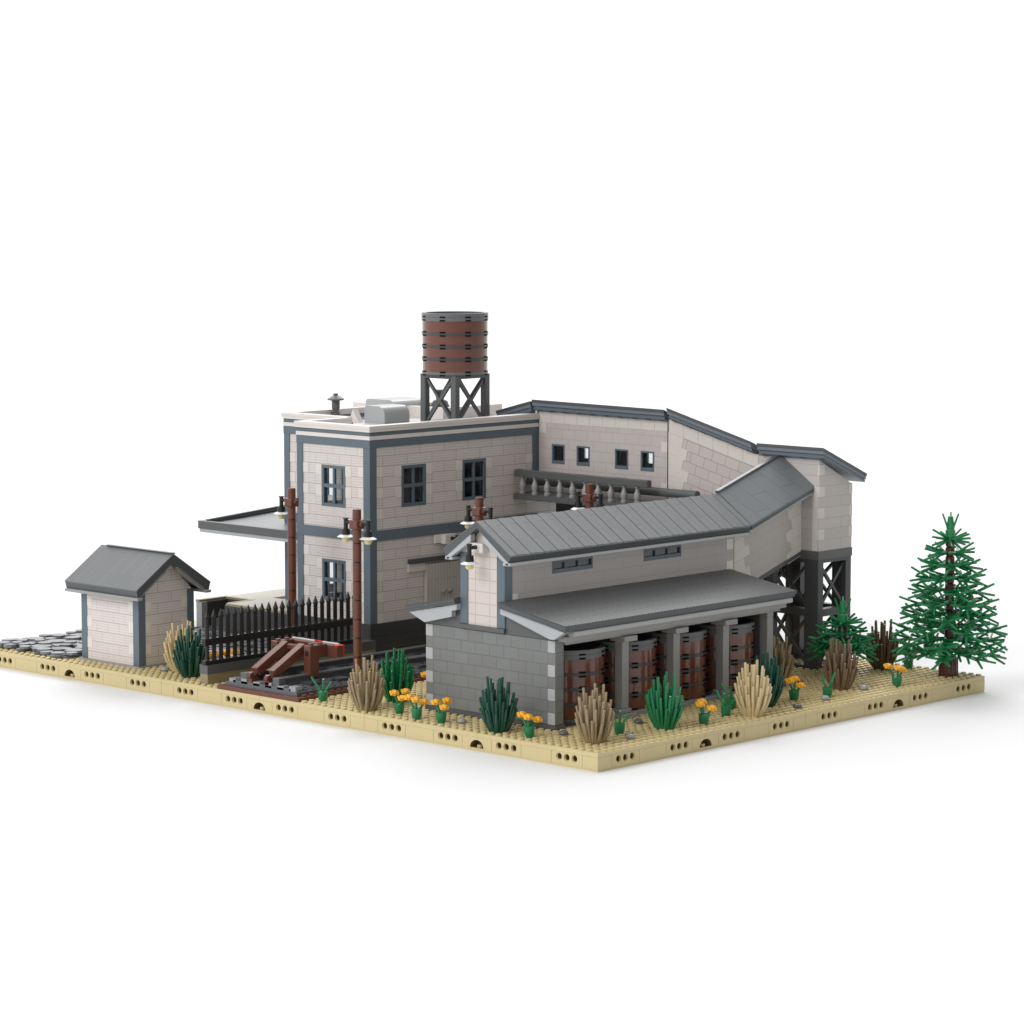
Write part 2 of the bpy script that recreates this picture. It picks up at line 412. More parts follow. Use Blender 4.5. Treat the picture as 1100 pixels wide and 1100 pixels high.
# ------------------------------------------------------------------ fence
fn = thing('iron_fence', (12, 57.7, Z0), 'black spear-topped railing on a low tan and grey wall behind the track', 'fence')
b = MB(); b.box(0.8, 26, 57.2, 58.4, 1.8, 2.4); b.box(0.8, 26, 57.2, 58.4, 2.41, 3.0); b.build('tan_wall_foot', 'khaki', fn)
b = MB(); b.box(0.75, 26, 57.15, 58.45, 3.01, 3.98); b.build('grey_wall_course', 'dark_mid', fn)
for za, zb in ((4.0, 4.45), (6.1, 6.85)):
    b = MB(); b.box(0.6, 23.6, 57.3, 57.95, za, zb); b.build('rail', 'fence', fn, bevel=0.04)
for k in range(23):
    x = 1.1+k
    b = MB(); b.rod((x, 57.6, 4.3), (x, 57.6, 9.1), 0.235, seg=8); b.rod((x, 57.6, 6.7), (x, 57.6, 7.1), 0.36, 0.22, seg=8)
    b.rod((x, 57.6, 4.35), (x, 57.6, 4.6), 0.34, 0.22, seg=8)
    b.rod((x, 57.6, 8.95), (x, 57.6, 9.15), 0.2, 0.32, seg=8); b.rod((x, 57.6, 9.15), (x, 57.6, 9.95), 0.32, 0.03, seg=8)
    b.build('picket', 'fence', fn)

# ------------------------------------------------------------------ platform
pf = thing('station_platform', (36, 80, Z0), 'raised pale station platform with tan edging and dark stone sides, under the canopy', 'platform')
b = MB()
b.box(26.4, 27.3, 71.2, 83.6, 1.8, 5.45)                       # front wall
b.box(27.3, 46, 87.8, 88.8, 1.8, 5.45); b.box(30.6, 31.4, 83.6, 87.8, 1.8, 5.45); b.box(27.3, 30.6, 82.8, 83.6, 1.8, 5.45)

b.build('side_wall', 'plinth', pf)
b = MB(); b.box(26.4, 27.29, 87.8, 88.8, 1.8, 5.45); b.build('end_pier', 'grey', pf)
b = MB(); b.box(27.3, 34, 71.2, 82.8, 5.2, 5.44); b.box(31.4, 46, 81.2, 87.8, 5.2, 5.44); b.box(27.0, 33.9, 71.4, 83.3, 5.45, 5.7); b.box(31.2, 46, 83.3, 88.6, 5.45, 5.7)
b.build('deck', 'platform', pf)
b = MB(); b.box(26.35, 27.0, 71.2, 83.35, 5.46, 5.72); b.box(26.35, 31.2, 88.2, 88.85, 5.46, 5.72); b.box(27.0, 31.2, 83.3, 83.9, 5.46, 5.72); b.box(30.6, 31.19, 83.9, 88.2, 5.46, 5.72)
b.build('edge_tiles', 'khaki', pf)
for k in range(3):
    b = MB(); b.box(27.4, 28.4+k, 83.95, 87.7, 1.8, 2.6+0.8*k) if False else b.box(27.4+k, 28.4+k, 83.95, 87.7, 1.8, 2.5+0.9*k); b.build('step', 'dark_mid', pf)

# ------------------------------------------------------------------ cobbled path
random.seed(11)
def stones(rlo, rhi, n, gap, zlo, zhi, seed):
    rnd = random.Random(seed); pts = []; pb = MB(); tries = 0
    while tries < 14000 and len(pts) < n:
        tries += 1
        x = rnd.uniform(0.9, 25.6); y = rnd.uniform(61, 96.2); r = rnd.uniform(rlo, rhi)
        if y < 82.5 and x < 12.2: continue
        if x - r < 0.5 + 0.9*math.sin(y*0.9)**2: continue
        if any((x-a)**2 + (y-c)**2 < (gap*(r+q))**2 for a, c, q in pts): continue
        pts.append((x, y, r)); z = rnd.uniform(zlo, zhi); k = rnd.choice((8, 9, 10, 12)); ph = rnd.random()*6
        cc = [(x+r*math.cos(ph+2*math.pi*i/k)*rnd.uniform(0.92, 1.06), y+r*math.sin(ph+2*math.pi*i/k)*rnd.uniform(0.92, 1.06)) for i in range(k)]
        pb.prism(cc, 'z', z-0.28, z)
    return pb
o = stones(0.7, 1.3, 330, 0.72, 2.05, 2.25, 1).build('path', 'stone_b')
M['cobble'] = plastic('cobble_grey', (0.21, 0.215, 0.23), rough=0.2)
stones(0.6, 1.25, 170, 0.98, 2.35, 2.6, 2).into(o, 'cobble')
stones(0.6, 1.2, 110, 1.0, 2.3, 2.5, 5).into(o, 'stone_b')
o['kind'] = 'structure'; o['label'] = 'path of overlapping round grey cobbles on the far left of the base'

# ------------------------------------------------------------------ shed
sh = thing('brick_shed', (6.6, 76, Z0), 'small beige brick shed with slate-blue corners and a grey gable roof, far left', 'shed')
X0, X1, Y0, Y1 = 2.7, 10.7, 71.0, 81.0
b = MB(); b.box(X0-0.3, X1+0.3, Y0-0.3, Y1+0.3, 1.8, 2.15); b.build('footing', 'grey', sh)
b = MB(); b.prism([(X0, 2.16), (X1, 2.16), (X1, 10.0), ((X0+X1)/2, 13.9), (X0, 10.0)], 'y', Y0, Y1); shw = b.build('wall', 'shed_brick', sh)
for x in (X0, X1):
    for y in (Y0, Y1):
        sx = 1 if x == X0 else -1; sy = 1 if y == Y0 else -1
        b = MB(); b.box(x-0.06*sx, x+0.95*sx, y-0.06*sy, y+0.95*sy, 2.17, 10.2); b.build('corner_post', 'blue', sh, bevel=0.03)
b = MB()
for k in range(3):
    z = 3.4+2.4*k
    for y in (Y0+0.9, Y1-1.8): b.box(X0-0.03, X0+0.3, y, y+0.85, z, z+1.15)
    for x in (X0+0.9, X1-1.8): b.box(x, x+0.85, Y0-0.03, Y0+0.3, z, z+1.15)
b.into(shw, 'quoin')
def gable_roof(parent, name, axis, e0, e1, ce, zr, ov, ze, th, mat, fas='fascia', zoff=0):
    """two slopes; axis of the ridge; ce centre, ov half width, zr ridge, ze eave top"""
    for sgn in (-1, 1):
        pr_ = [(ce, zr), (ce+sgn*ov, ze), (ce+sgn*ov, ze-th), (ce, zr-th)]
        s_ = MB(); s_.prism([(ce+sgn*0.0, zr), (ce+sgn*ov, ze), (ce+sgn*ov, ze-0.12), (ce, zr-0.12)], axis, e0, e1); ro = s_.build(name, mat, parent)
        f = MB(); f.prism([(ce, zr-0.121), (ce+sgn*(ov-0.03), ze-0.121), (ce+sgn*(ov-0.25), ze-th), (ce, zr-th)], axis, e0+0.04, e1-0.04); f.build('fascia', fas, ro)
gable_roof(sh, 'roof_slope', 'y', 69.6, 82.3, 6.7, 14.6, 5.4, 10.95, 0.95, 'roof_shed')
b = MB(); b.prism([(6.45, 14.62), (6.95, 14.55), (6.95, 14.7), (6.45, 14.7)], 'y', 69.62, 81.2); b.build('ridge_tile', 'fascia', sh)
for sgn in (-1, 1):
    cx = 6.7+sgn*5.0
    b = MB(); b.box(cx-0.45, cx+0.35, 69.4, 82.3, 9.75, 10.1); b.build('gutter', 'grey', sh, bevel=0.1)
    b = MB(); b.prism([(6.7+sgn*0.9, 13.1), (6.7+sgn*5.0, 10.3), (6.7+sgn*4.9, 9.85), (6.7+sgn*0.9, 12.5)], 'y', 69.9, 70.5); b.build('bargeboard', 'grey', sh)

# ------------------------------------------------------------------ main station building
mb_ = thing('station_building', (40, 66, Z0), 'two-storey beige brick station building with slate-blue corner posts, bands and a flat parapet roof', 'building')
ZT = 26.0
WZ1, WZ2 = (7.9, 12.7), (18.8, 23.6)
b = MB(); b.box(25.85, 61, 57.85, 70.1, 1.8, 5.68); b.box(33.9, 61, 70.1, 81.1, 1.8, 5.68); b.build('plinth', 'plinth', mb_)
b = MB()
ops = [(62, 66, *WZ1), (62, 66, *WZ2)]
wall(b, 'x', 26, 27, 58, 70, 5.7, 26.6, ops)
opr = [(31, 35, *WZ2), (41, 45, *WZ2)]
wall(b, 'y', 58, 59, 27, 54, 5.7, 26.6, opr)
wall(b, 'y', 69, 70, 27, 34, 5.7, 26.6, [(29.6, 32.0, 18.8, 23.6), (29.6, 32.0, 7.9, 12.7)])
wall(b, 'x', 34, 35, 69, 80, 5.7, 26.6, [(72.2, 75.0, 18.8, 23.6), (72.2, 75.0, 7.0, 12.7)])
opb = [(40.7, 41.5, 16.8, 21.6), (40.7, 41.5, 7.0, 11.4)]
wall(b, 'y', 80.4, 80.6, 35, 60, 5.7, 26.6, opb); b.box(34, 35, 80, 81, 5.7, 26.6)
b.box(60, 61, 58, 81, 5.7, 26.6); b.box(54, 60, 58, 59, 5.7, 26.6)
mw = b.build('wall', 'beige', mb_)
b = MB(); b.box(27, 60, 59, 69, 15.4, 16.0); b.box(35, 60, 69, 80, 15.4, 16.0); b.build('upper_storey_floor', 'dark_mid', mb_)
def post(x0, x1, y0, y1, z0, z1, par, mat='blue'):
    b = MB(); b.box(x0, x1, y0, y1, z0, z1); b.build('corner_post', mat, par, bevel=0.03)
post(25.9, 27, 57.9, 59, 5.71, 25.9, mb_); post(25.9, 26.9, 69.1, 70.1, 5.71, 25.9, mb_)
post(53.0, 54, 57.9, 58.9, 18.9, 25.9, mb_); post(33.9, 34.9, 80.1, 81.1, 5.71, 25.9, mb_)
# bands
b = MB(); b.box(25.86, 26.5, 57.86, 70.12, 15.2, 16.4); b.box(26.5, 53.9, 57.86, 58.5, 15.2, 16.4); b.box(33.86, 34.5, 70.2, 81.1, 15.2, 16.4); b.build('storey_band', 'blue', mb_)
b = MB()
for (p, q, r_, s_) in ((25.87, 26.6, 57.87, 70.13), (26.6, 54, 57.87, 58.6), (33.87, 34.6, 70.13, 81.13)):
    b.box(p, q, r_, s_, 25.9, 26.8)
b.build('top_band', 'blue', mb_)
def ring(mb, d, z0, z1, t=1.0):
    mb.box(26-d, 26+t, 58-d, 70+d, z0, z1); mb.box(26+t, 54.0, 58-d, 58+t, z0, z1)
    mb.box(26+t, 34-d, 70+d-t-d, 70+d, z0, z1)
    mb.box(34-d, 34+t, 70+d, 81+d, z0, z1); mb.box(34+t, 61+d, 81+d-t, 81+d, z0, z1)
b = MB(); ring(b, 0.16, 26.81, 27.25); b.build('lower_cornice', 'cornice', mb_)
b = MB(); ring(b, 0.12, 27.26, 27.7); b.build('cornice_band', 'blue', mb_)
b = MB(); ring(b, 0.26, 27.71, 28.05); b.build('upper_cornice', 'cornice', mb_)
b = MB(); ring(b, 0.32, 28.06, 28.4); b.build('parapet_coping', 'cornice', mb_)
b = MB(); b.box(27, 61, 59, 70, 26.6, 27.0); b.box(35, 61, 70, 80, 26.6, 27.0); rf = b.build('roof', 'roofdeck', mb_)
b = MB(); wall(b, 'x', 52, 53, 72, 88, 5.7, 28.4); wall(b, 'y', 72, 73, 53, 62.5, 27.01, 28.4); b.box(53, 62, 81.2, 88, 5.7, 27.4); b.build('rear_block', 'cornice', mb_)
# quoins
b = MB()
for k in range(9):
    z = 6.9 - 1.2 + 2.4*k
    if z + 1.2 > 25.9: break
    for (lo, hi) in ((59.0, 59.95), (68.2, 69.1)):
        if not (15.2 < z+0.6 < 16.4): b.box(25.965, 26.3, lo, hi, z+0.02, z+1.17)
    if not (15.2 < z+0.6 < 16.4): b.box(27.0, 28.0, 57.965, 58.3, z+0.02, z+1.17)
    if z > 16.4: b.box(52.0, 53.0, 57.965, 58.3, z+0.02, z+1.17)
    b.box(33.965, 34.3, 79.2, 80.1, z+0.02, z+1.17)
for (z0, z1) in (WZ1, WZ2):
    for zz in ((z0+1.2), z1-1.2):
        b.box(25.965, 26.3, 61.05, 62, zz+0.02, zz+1.17); b.box(25.965, 26.3, 66, 66.95, zz+0.02, zz+1.17)
for xa, xb in ((31, 35), (41, 45)):
    for zz in (20.0, 22.4):
        b.box(xa-1, xa, 57.965, 58.3, zz+0.02, zz+1.17); b.box(xb, xb+1, 57.965, 58.3, zz+0.02, zz+1.17)
b.into(mw, 'quoin')
window(mb_, 'x', 26, 62, 66, *WZ1); window(mb_, 'x', 26, 62, 66, *WZ2)
window(mb_, 'y', 58, 31, 35, *WZ2); window(mb_, 'y', 58, 41, 45, *WZ2)
# sliding door with its rail
b = MB(); b.box(34.6, 41.5, 57.55, 57.95, 5.75, 11.9); dr = b.build('sliding_door', 'door', mb_)
for x in (37.3, 38.4):
    b = MB(); b.rod((x, 57.56, 8.5), (x, 57.25, 8.5), 0.3); b.rod((x, 57.25, 8.6), (x, 57.1, 8.6), 0.22); b.build('handle', 'grey', dr)
b = MB(); b.box(32.0, 43, 57.45, 57.95, 12.2, 12.7); b.build('door_rail', 'dark', mb_)
b = MB(); b.box(31.9, 34.6, 57.75, 57.96, 11.2, 12.1); b.build('door_hanger', 'beige_plain', mb_)

def wall_lamp(parent, x, y, z, dirv):
    """black bracket with white dish and yellow bulb; dirv = outward direction"""
    d = Vector(dirv); p = Vector((x, y, z)); q = p + d*0.95
    b = MB(); b.rod(p, q, 0.2); b.rod(q+Vector((0, 0, 0.35)), q-Vector((0, 0, 0.85)), 0.24); b.rod(q+Vector((0, 0, 0.32)), q+Vector((0, 0, 0.42)), 0.32)
    b.rod(q-Vector((0, 0, 0.75)), q-Vector((0, 0, 1.35)), 0.42, 0.48, seg=14)
    lp = b.build('lamp_bracket', 'black', parent, smooth=True)
    c = q-Vector((0, 0, 1.35))
    s_ = MB(); s_.lathe([(0, c.z+0.02), (0.4, c.z+0.0), (0.65, c.z-0.06), (0.93, c.z-0.24), (0.9, c.z-0.27), (0.6, c.z-0.17), (0, c.z-0.16)], c.x, c.y, 20); s_.build('lamp_shade', 'white', lp, smooth=True)
    u = MB(); u.lathe([(0, c.z-0.24), (0.42, c.z-0.24), (0.42, c.z-0.62), (0.28, c.z-0.8), (0, c.z-0.82)], c.x, c.y, 12); u.build('bulb', 'yellow', lp, smooth=True)
    return lp
b = MB(); b.box(36.2, 37.2, 57.7, 57.97, 14.2, 15.19); b.box(37.2, 38.9, 57.0, 57.97, 14.1, 15.18); b.build('lamp_box', 'quoin', mb_)
wall_lamp(mb_, 38.2, 57.0, 14.7, (0, -1, 0))
# roof furniture
def duct(x0, x1, y0, y1, z0, zt, r):
    pts_ = [(y0, z0), (y1, z0), (y1, zt-0.3), (y1-0.3, zt)]
    pts_ += [(y0+r-r*math.sin(math.pi/2*i/7), zt-r+r*math.cos(math.pi/2*i/7)) for i in range(8)]
    b = MB(); b.prism(pts_, 'x', x0, x1)
    return b.build('duct_box', 'grey_pale', rf, smooth=True)
duct(42, 46.2, 72.0, 75.5, 27.0, 29.1, 1.1); duct(50, 56, 78.2, 83.6, 27.0, 29.15, 1.2)
b = MB(); b.prism([(76, 27.0), (77.8, 27.0), (77.0, 28.6)], 'x', 41.5, 42.3); b.build('roof_wedge', 'cornice', rf)
b = MB(); cx, cy = 41.2, 79.7
b.lathe([(0.5, 27.0), (0.5, 28.2), (0.42, 28.25), (0.42, 28.5), (0.5, 28.6), (0.5, 29.5), (1.0, 29.6), (1.02, 29.75), (0.4, 30.15), (0.3, 30.2), (0.3, 30.4), (0, 30.4)], cx, cy, 18)
b.build('chimney', 'dark_mid', rf, smooth=True)
b = MB(); cx, cy = 57, 77.5
b.lathe([(0, 27.3), (0.9, 27.4), (1.25, 28.1), (0.9, 28.8), (0.5, 29.0), (0.5, 29.8), (0.8, 29.9), (0.8, 30.2), (0, 30.2)], cx, cy, 18); b.build('roof_vent', 'dark', rf, smooth=True)
# canopy over the platform
b = MB(); b.prism([(28.7, 13.9), (33.9, 14.2), (33.9, 15.0), (28.7, 14.8)], 'y', 71.0, 89.5); b.prism([(33.9, 14.2), (46, 15.0), (46, 15.75), (33.9, 15.0)], 'y', 81.2, 89.5); cn = b.build('canopy', 'canopy_grey', mb_)
b = MB(); b.box(28.0, 28.7, 70.3, 90.2, 14.15, 15.1); b.prism([(28.7, 14.15), (46.7, 15.0), (46.7, 16.2), (28.7, 15.1)], 'y', 89.5, 90.2); b.build('canopy_fascia', 'dark_mid', cn, bevel=0.03)
b = MB(); b.box(28.1, 28.65, 70.4, 90.0, 13.72, 14.14); b.build('canopy_gutter', 'barge', cn)
b = MB(); b.prism([(28.75, 14.81), (46.7, 15.9), (46.7, 16.4), (28.75, 15.25)], 'y', 89.1, 89.49); b.build('canopy_back_rim', 'dark', cn)

# ------------------------------------------------------------------ roof water tower
def girder(mb, axis, c, u0, z0, w=6.0, h=6.0, t=0.9, pw=0.85):
    """rectangular girder panel: two end posts, top and bottom chord, thin X brace; c = outer plane centre"""
    def B(ua, ub, za, zb, tt=t): abox(mb, axis, c-tt/2, c+tt/2, ua, ub, za, zb)
    B(u0, u0+pw, z0, z0+h); B(u0+w-pw, u0+w, z0, z0+h)
    B(u0+pw, u0+w-pw, z0, z0+0.4); B(u0+pw, u0+w-pw, z0+h-0.4, z0+h)
    def PT(u, z): return (c, u, z) if axis == 'x' else (u, c, z)
    up = (1, 0, 0) if axis == 'x' else (0, 1, 0)
    for s_ in (0, 1):
        a = (u0+0.8, z0+0.5) if s_ == 0 else (u0+w-0.8, z0+0.5); d = (u0+w-0.8, z0+h-0.6) if s_ == 0 else (u0+0.8, z0+h-0.6)
        mb.bar(PT(*a), PT(*d), 0.34, 0.30+0.04*s_, up=up)

def clips(mb, cx, cy, r, zs):
    for z in zs:
        for k in range(8):
            a = R(22.5+45*k)
            for dz in (-0.2, 0.2):
                c0 = Vector((cx, cy, z+dz)); d = Vector((math.cos(a), math.sin(a), 0)); s_ = Vector((-d.y, d.x, 0))
                mb.bar(c0+d*(r-0.0)-s_*0.34, c0+d*(r-0.0)+s_*0.34, 0.10, 0.17)

def barrel(cx, cy, z0, r, label, name='water_barrel', cat='barrel', group=None, loc=None):
    t = thing(name, (cx, cy, z0), label, cat, group)
    H = 1.51
    b = MB(); b.lathe([(0, z0), (r-0.02, z0), (r-0.02, z0+0.35)], cx, cy, 56)
    b.lathe([(r-0.02, z0+0.35), (r-0.35, z0+0.35)], cx, cy, 56); b.build('base_ring', 'rim', t, smooth=True)
    b = MB(); b.lathe([(r-0.08, z0+0.3), (r-0.08, z0+0.35+4*H)], cx, cy, 56)
    sv = b.build('staves', 'brown', t, smooth=True)
    b = MB()
    zt = z0+0.35+4*H
    b.lathe([(r-0.08, zt), (r, zt), (r, zt+0.44), (r-0.03, zt+0.455), (r, zt+0.47), (r, zt+0.93), (r-0.5, zt+0.93), (r-0.5, zt-0.6), (0, zt-0.6)], cx, cy, 56)
    b.build('top_rim', 'rim', t, smooth=True)
    for k in range(1, 4):
        z = z0+0.35+H*k; b = MB(); b.lathe([(r-0.1, z-0.16), (r-0.01, z-0.16), (r-0.01, z+0.16), (r-0.1, z+0.16)], cx, cy, 56); b.build('hoop', 'dark', t, smooth=True)
    b = MB(); clips(b, cx, cy, r, [z0+0.15, z0+0.35+H, z0+0.35+2*H, z0+0.35+3*H, zt+0.3]); b.into(sv, 'jet')
    return t
wt = barrel(48, 66, 33.1, 4.0, 'brown hooped water tank on dark X-braced legs, standing on the flat roof', 'water_tower', 'water tower')
wt.name = 'water_tower'
for axis, c, u0 in (('x', 45.45, 63.13), ('x', 50.55, 63.13), ('y', 63.42, 45.07), ('y', 68.62, 45.07)):
    b = MB(); girder(b, axis, c, u0, 27.02, 5.74 if axis == 'x' else 5.88, 6.0, 0.72 if axis == 'x' else 0.70, 0.72); b.build('braced_leg_frame', 'dark_mid', wt)
b = MB(); b.box(45.02, 50.98, 63.02, 68.98, 33.0, 33.09); b.build('bearer_plate', 'dark', wt)

# ------------------------------------------------------------------ gallery wing, sloping wing, corner tower
gl = thing('elevated_gallery', (57, 38, Z0), 'long pale block gallery stepping down from the station to a corner tower on dark trestles', 'building')
M['slope_block'] = bricked('slope_block', GALL, (0.50, 0.45, 0.43), 2, 1.2, uvec=(0, 0.969, 0.246), vvec=(0, -0.246, 0.969), z0=0.35, bump=0.2)
GO = [(53.6, 55.7, 22.5, 24.85), (49.6, 51.7, 22.5, 24.85), (43.55, 45.65, 22.5, 24.85), (39.55, 41.65, 22.5, 24.85)]
b = MB(); wall(b, 'x', 54, 55, 37.5, 57.8, 18.8, 28.75, GO)
GB = [(50, 53.5, 22.5, 24.85), (43, 45.2, 22.5, 24.85), (40.0, 42.5, 22.5, 24.85), (34, 37.0, 22.5, 24.8)]
lw = b.build('level_wall', 'gallery', gl)
b = MB(); wall(b, 'x', 59.5, 59.75, 37.5, 57.8, 18.8, 27.5, [(54.8, 55.45, 22.8, 24.15), (44.55, 45.3, 22.8, 24.1)]); b.build('rear_wall', 'gallery_pale', gl)
b = MB(); b.box(55, 59, 37.5, 57.8, 18.8, 19.2); b.box(54.02, 59.98, 37.4, 57.8, 18.3, 18.79); b.build('gallery_floor', 'dark', gl)
for (u0, u1, z0, z1) in GO:
    window(gl, 'x', 54, u0, u1, z0, z1, 1, 1, fr=0.22, sill=0.4, glass=True, depth=0.6)
b = MB()          # paler edge blocks of the level wall
for y0 in [37.52+2.02*k for k in range(10)]: b.box(53.97, 54.3, y0, min(y0+1.98, 57.75), 27.35, 28.7)
for z in (24.9, 20.1): b.box(53.97, 54.3, 37.52, 38.5, z, z+1.17)
b.box(53.97, 54.3, 56.6, 57.75, 26.1, 27.3)
b.into(lw, 'gallery_pale')
# sloping wall, y 24..37
def zs(y, zt): return zt - (37.4-y)*0.254
b = MB(); b.prism([(37.42, 12.5), (37.42, 28.75), (24.2, 25.4), (24.2, 9.5)], 'x', 54, 55); b.prism([(37.3, 14), (37.3, 27.5), (24.2, 24.0), (24.2, 11)], 'x', 59, 60); sw_ = b.build('sloping_wall', 'slope_block', gl)
b = MB()
for k in range(6):
    ya = 37.3-2.2*k; yb = ya-2.15
    b.prism([(ya, zs(ya, 28.72)), (yb, zs(yb, 28.72)), (yb, zs(yb, 27.3)), (ya, zs(ya, 27.3))], 'x', 53.97, 54.3)
for k, (w_, off) in enumerate(((2.3, 0), (2.9, 0.3), (2.3, 0.6), (3.1, 0.9), (2.4, 1.2), (3.4, 1.5), (3.0, 1.8))):
    yt = 37.4; z = 27.25-1.24*k
    b.prism([(yt, z), (yt-w_+0.35*0, zs(yt-w_, z)), (yt-w_+0.3, zs(yt-w_, z)-1.19), (yt, z-1.2)], 'x', 53.96+0.001*k, 54.3)
b.into(sw_, 'gallery_pale')
b = MB(); b.box(53.9, 54.5, 37.43, 37.5, 18.8, 28.6); b.build('joint_strip', 'dark', gl)
# tower
TX0, TX1, TY0, TY1 = 54.0, 60.0, 15.5, 24.2
M['tower_block'] = bricked('tower_block', (0.52, 0.485, 0.462), (0.49, 0.455, 0.435), 8, 1.2, z0=15.2, bump=0.12, u0=2.5, dark=0.78)
b = MB()
b.prism([(TX0, 15.15), (TX1, 15.15), (TX1, 22.3), (TX0, 25.35)], 'y', TY0, TY1)
tw_ = b.build('tower_wall', 'tower_block', gl)
b = MB()
for k in range(4):
    z = 15.2+2.4*k
    b.box(TX0-0.02, TX0+0.95, TY0-0.03, TY0+0.2, z+1.22, z+2.38)
    if k < 3: b.box(TX1-0.62, TX1+0.03, TY0-0.03, TY0+0.3, z+0.02+1.2, z+1.17+1.2)
b.box(TX0-0.03, TX0+0.3, TY0+0.21, TY0+0.9, 15.2, 22.4)
b.into(tw_, 'gallery_pale')
b = MB(); b.box(TX0-0.05, TX1+0.1, TY0-0.05, TY1+0.5, 14.2, 15.14); b.build('tower_base_band', 'dark_mid', gl)
# roofs (single pitch, high on the left, falling to the far side)
def pitch(name, y0, y1, za, zb, slope=-0.42, x0=53.0, x1=61.0, drop=0.9, par=gl):
    """roof slab: top edge za at y0, zb at y1 at x0"""
    dz = slope*(x1-x0)
    def slab(n, m, xa, xb, t0, t1, yy0, yy1, parent):
        b = MB(); s0, s1 = slope*(xa-x0), slope*(xb-x0)
        def Z(y, s, t): return za+(zb-za)*(y-y0)/(y1-y0)+s-t
        vs = [(xa, yy0, Z(yy0, s0, t0)), (xb, yy0, Z(yy0, s1, t0)), (xb, yy1, Z(yy1, s1, t0)), (xa, yy1, Z(yy1, s0, t0)),
              (xa, yy0, Z(yy0, s0, t1)), (xb, yy0, Z(yy0, s1, t1)), (xb, yy1, Z(yy1, s1, t1)), (xa, yy1, Z(yy1, s0, t1))]
        b._add(vs, [(0, 1, 2, 3), (7, 6, 5, 4), (0, 4, 5, 1), (1, 5, 6, 2), (2, 6, 7, 3), (3, 7, 4, 0)])
        return b.build(n, m, parent)
    ro = slab(name, 'fascia', x0, x1, 0, 0.32, y0, y1, par)
    slab('fascia', 'blue_roof', x0+0.08, x1-0.1, 0.33, 0.68, y0+0.05, y1-0.05, ro)
    slab('lower_fascia', 'blue', x0+0.3, x1-0.2, 0.69, 1.05, y0+0.12, y1-0.12, ro)
    b = MB()                                   # little dark brackets under the eave
    n = int(abs(y1-y0)/2.0)
    for k in range(n):
        y = y0+0.7+(y1-y0-1.4)*k/max(1, n-1); z = za+(zb-za)*(y-y0)/(y1-y0)-1.06
        b.box(x0+0.55, 53.99, y-0.35, y+0.35, z-0.3, z)
    b.build('eave_bracket', 'dark', ro)
    return ro
pitch('roof_level_section', 37.3, 58.1, 29.9, 30.1)
pitch('roof_sloping_section', 24.4, 36.9, 26.95, 30.15)
pitch('roof_tower_section', 14.2, 23.6, 26.83, 26.83)
pitch('roof_rear_section', 58.3, 64.0, 29.9, 28.45)
b = MB(); b.prism([(58.1, 27.4), (63.6, 27.4), (63.6, 27.7), (58.1, 28.9)], 'x', 54.0, 54.8); b.build('rear_gable_wall', 'cornice', gl)
# trestle under the tower and behind
for (axis, c, u0) in (('y', 16.0, 54.0), ('x', 54.5, 16.5), ('x', 59.5, 16.5), ('y', 23.6, 54.0)):
    for z in (1.82, 8.2):
        b = MB(); girder(b, axis, c, u0, z, 6.0 if axis == 'y' else 6.4, 6.0 if z > 5 else 6.37, 0.95 if axis == 'y' else 0.93, 0.95)
        b.build('trestle_frame', 'dark', gl)
for (axis, c, u0) in (('x', 54.5, 38.5), ('x', 59.5, 38.5), ('y', 37.9, 54.0)):
    for z in (1.82, 10.1):
        b = MB(); girder(b, axis, c, u0, z, 8.0 if axis == 'x' else 6.0, 8.2, 0.88 if axis == 'x' else 0.86); b.build('trestle_frame', 'dark', gl)
b = MB(); b.box(54.3, 54.9, 42, 55.3, 5.7, 18.28); b.build('trestle_screen', 'dark', gl)
# balcony walkway on the gallery's inner side
b = MB(); b.box(49.6, 53.9, 36.9, 57.8, 18.4, 19.1); bal = b.build('walkway', 'dark_mid', gl)
b = MB(); b.box(49.7, 50.5, 36.9, 57.8, 21.1, 21.95); b.build('handrail', 'dark_mid', bal, bevel=0.08)
for k in range(10):
    y = 56.85-2.01*k
    b = MB(); b.lathe([(0, 19.1), (0.38, 19.1), (0.4, 19.35), (0.28, 19.45), (0.42, 19.9), (0.36, 20.3), (0.22, 20.6), (0.2, 20.9), (0.32, 21.0), (0.32, 21.1), (0, 21.1)], 50.1, y, 14)
    b.build('baluster', 'grey', bal, smooth=True)
b = MB(); b.rod((52.2, 57.8, 20.45), (52.2, 31.5, 20.45), 0.5, seg=20); b.build('pipe', 'dark_mid', bal, smooth=True)

# ------------------------------------------------------------------ barrel house (front), its upper room and bridge
th = thing('barrel_house', (24, 20, Z0), 'long grey barrel house with an open columned porch and a raised beige upper room', 'building')
b = MB(); b.box(5.9, 7.3, 10.9, 29.1, 1.8, 2.38); b.box(7.3, 40.6, 21.0, 29.1, 1.8, 2.38); b.build('footing', 'dark_mid', th)
b = MB(); b.box(6, 7.2, 11, 29, 2.4, 10.8); ew = b.build('end_wall', 'grey_brick', th)
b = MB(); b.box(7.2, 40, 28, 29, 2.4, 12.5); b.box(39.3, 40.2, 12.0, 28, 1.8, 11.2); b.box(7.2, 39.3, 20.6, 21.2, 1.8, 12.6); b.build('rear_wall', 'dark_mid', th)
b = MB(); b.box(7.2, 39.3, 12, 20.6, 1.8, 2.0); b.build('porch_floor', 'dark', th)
b = MB(); b.prism([(11.0, 10.81), (29.0, 10.81), (29.0, 11.6), (24.2, 12.9), (17.8, 12.9), (11.0, 11.6)], 'x', 6.1, 6.9); b.build('gable_infill', 'dark_mid', th)
b = MB()
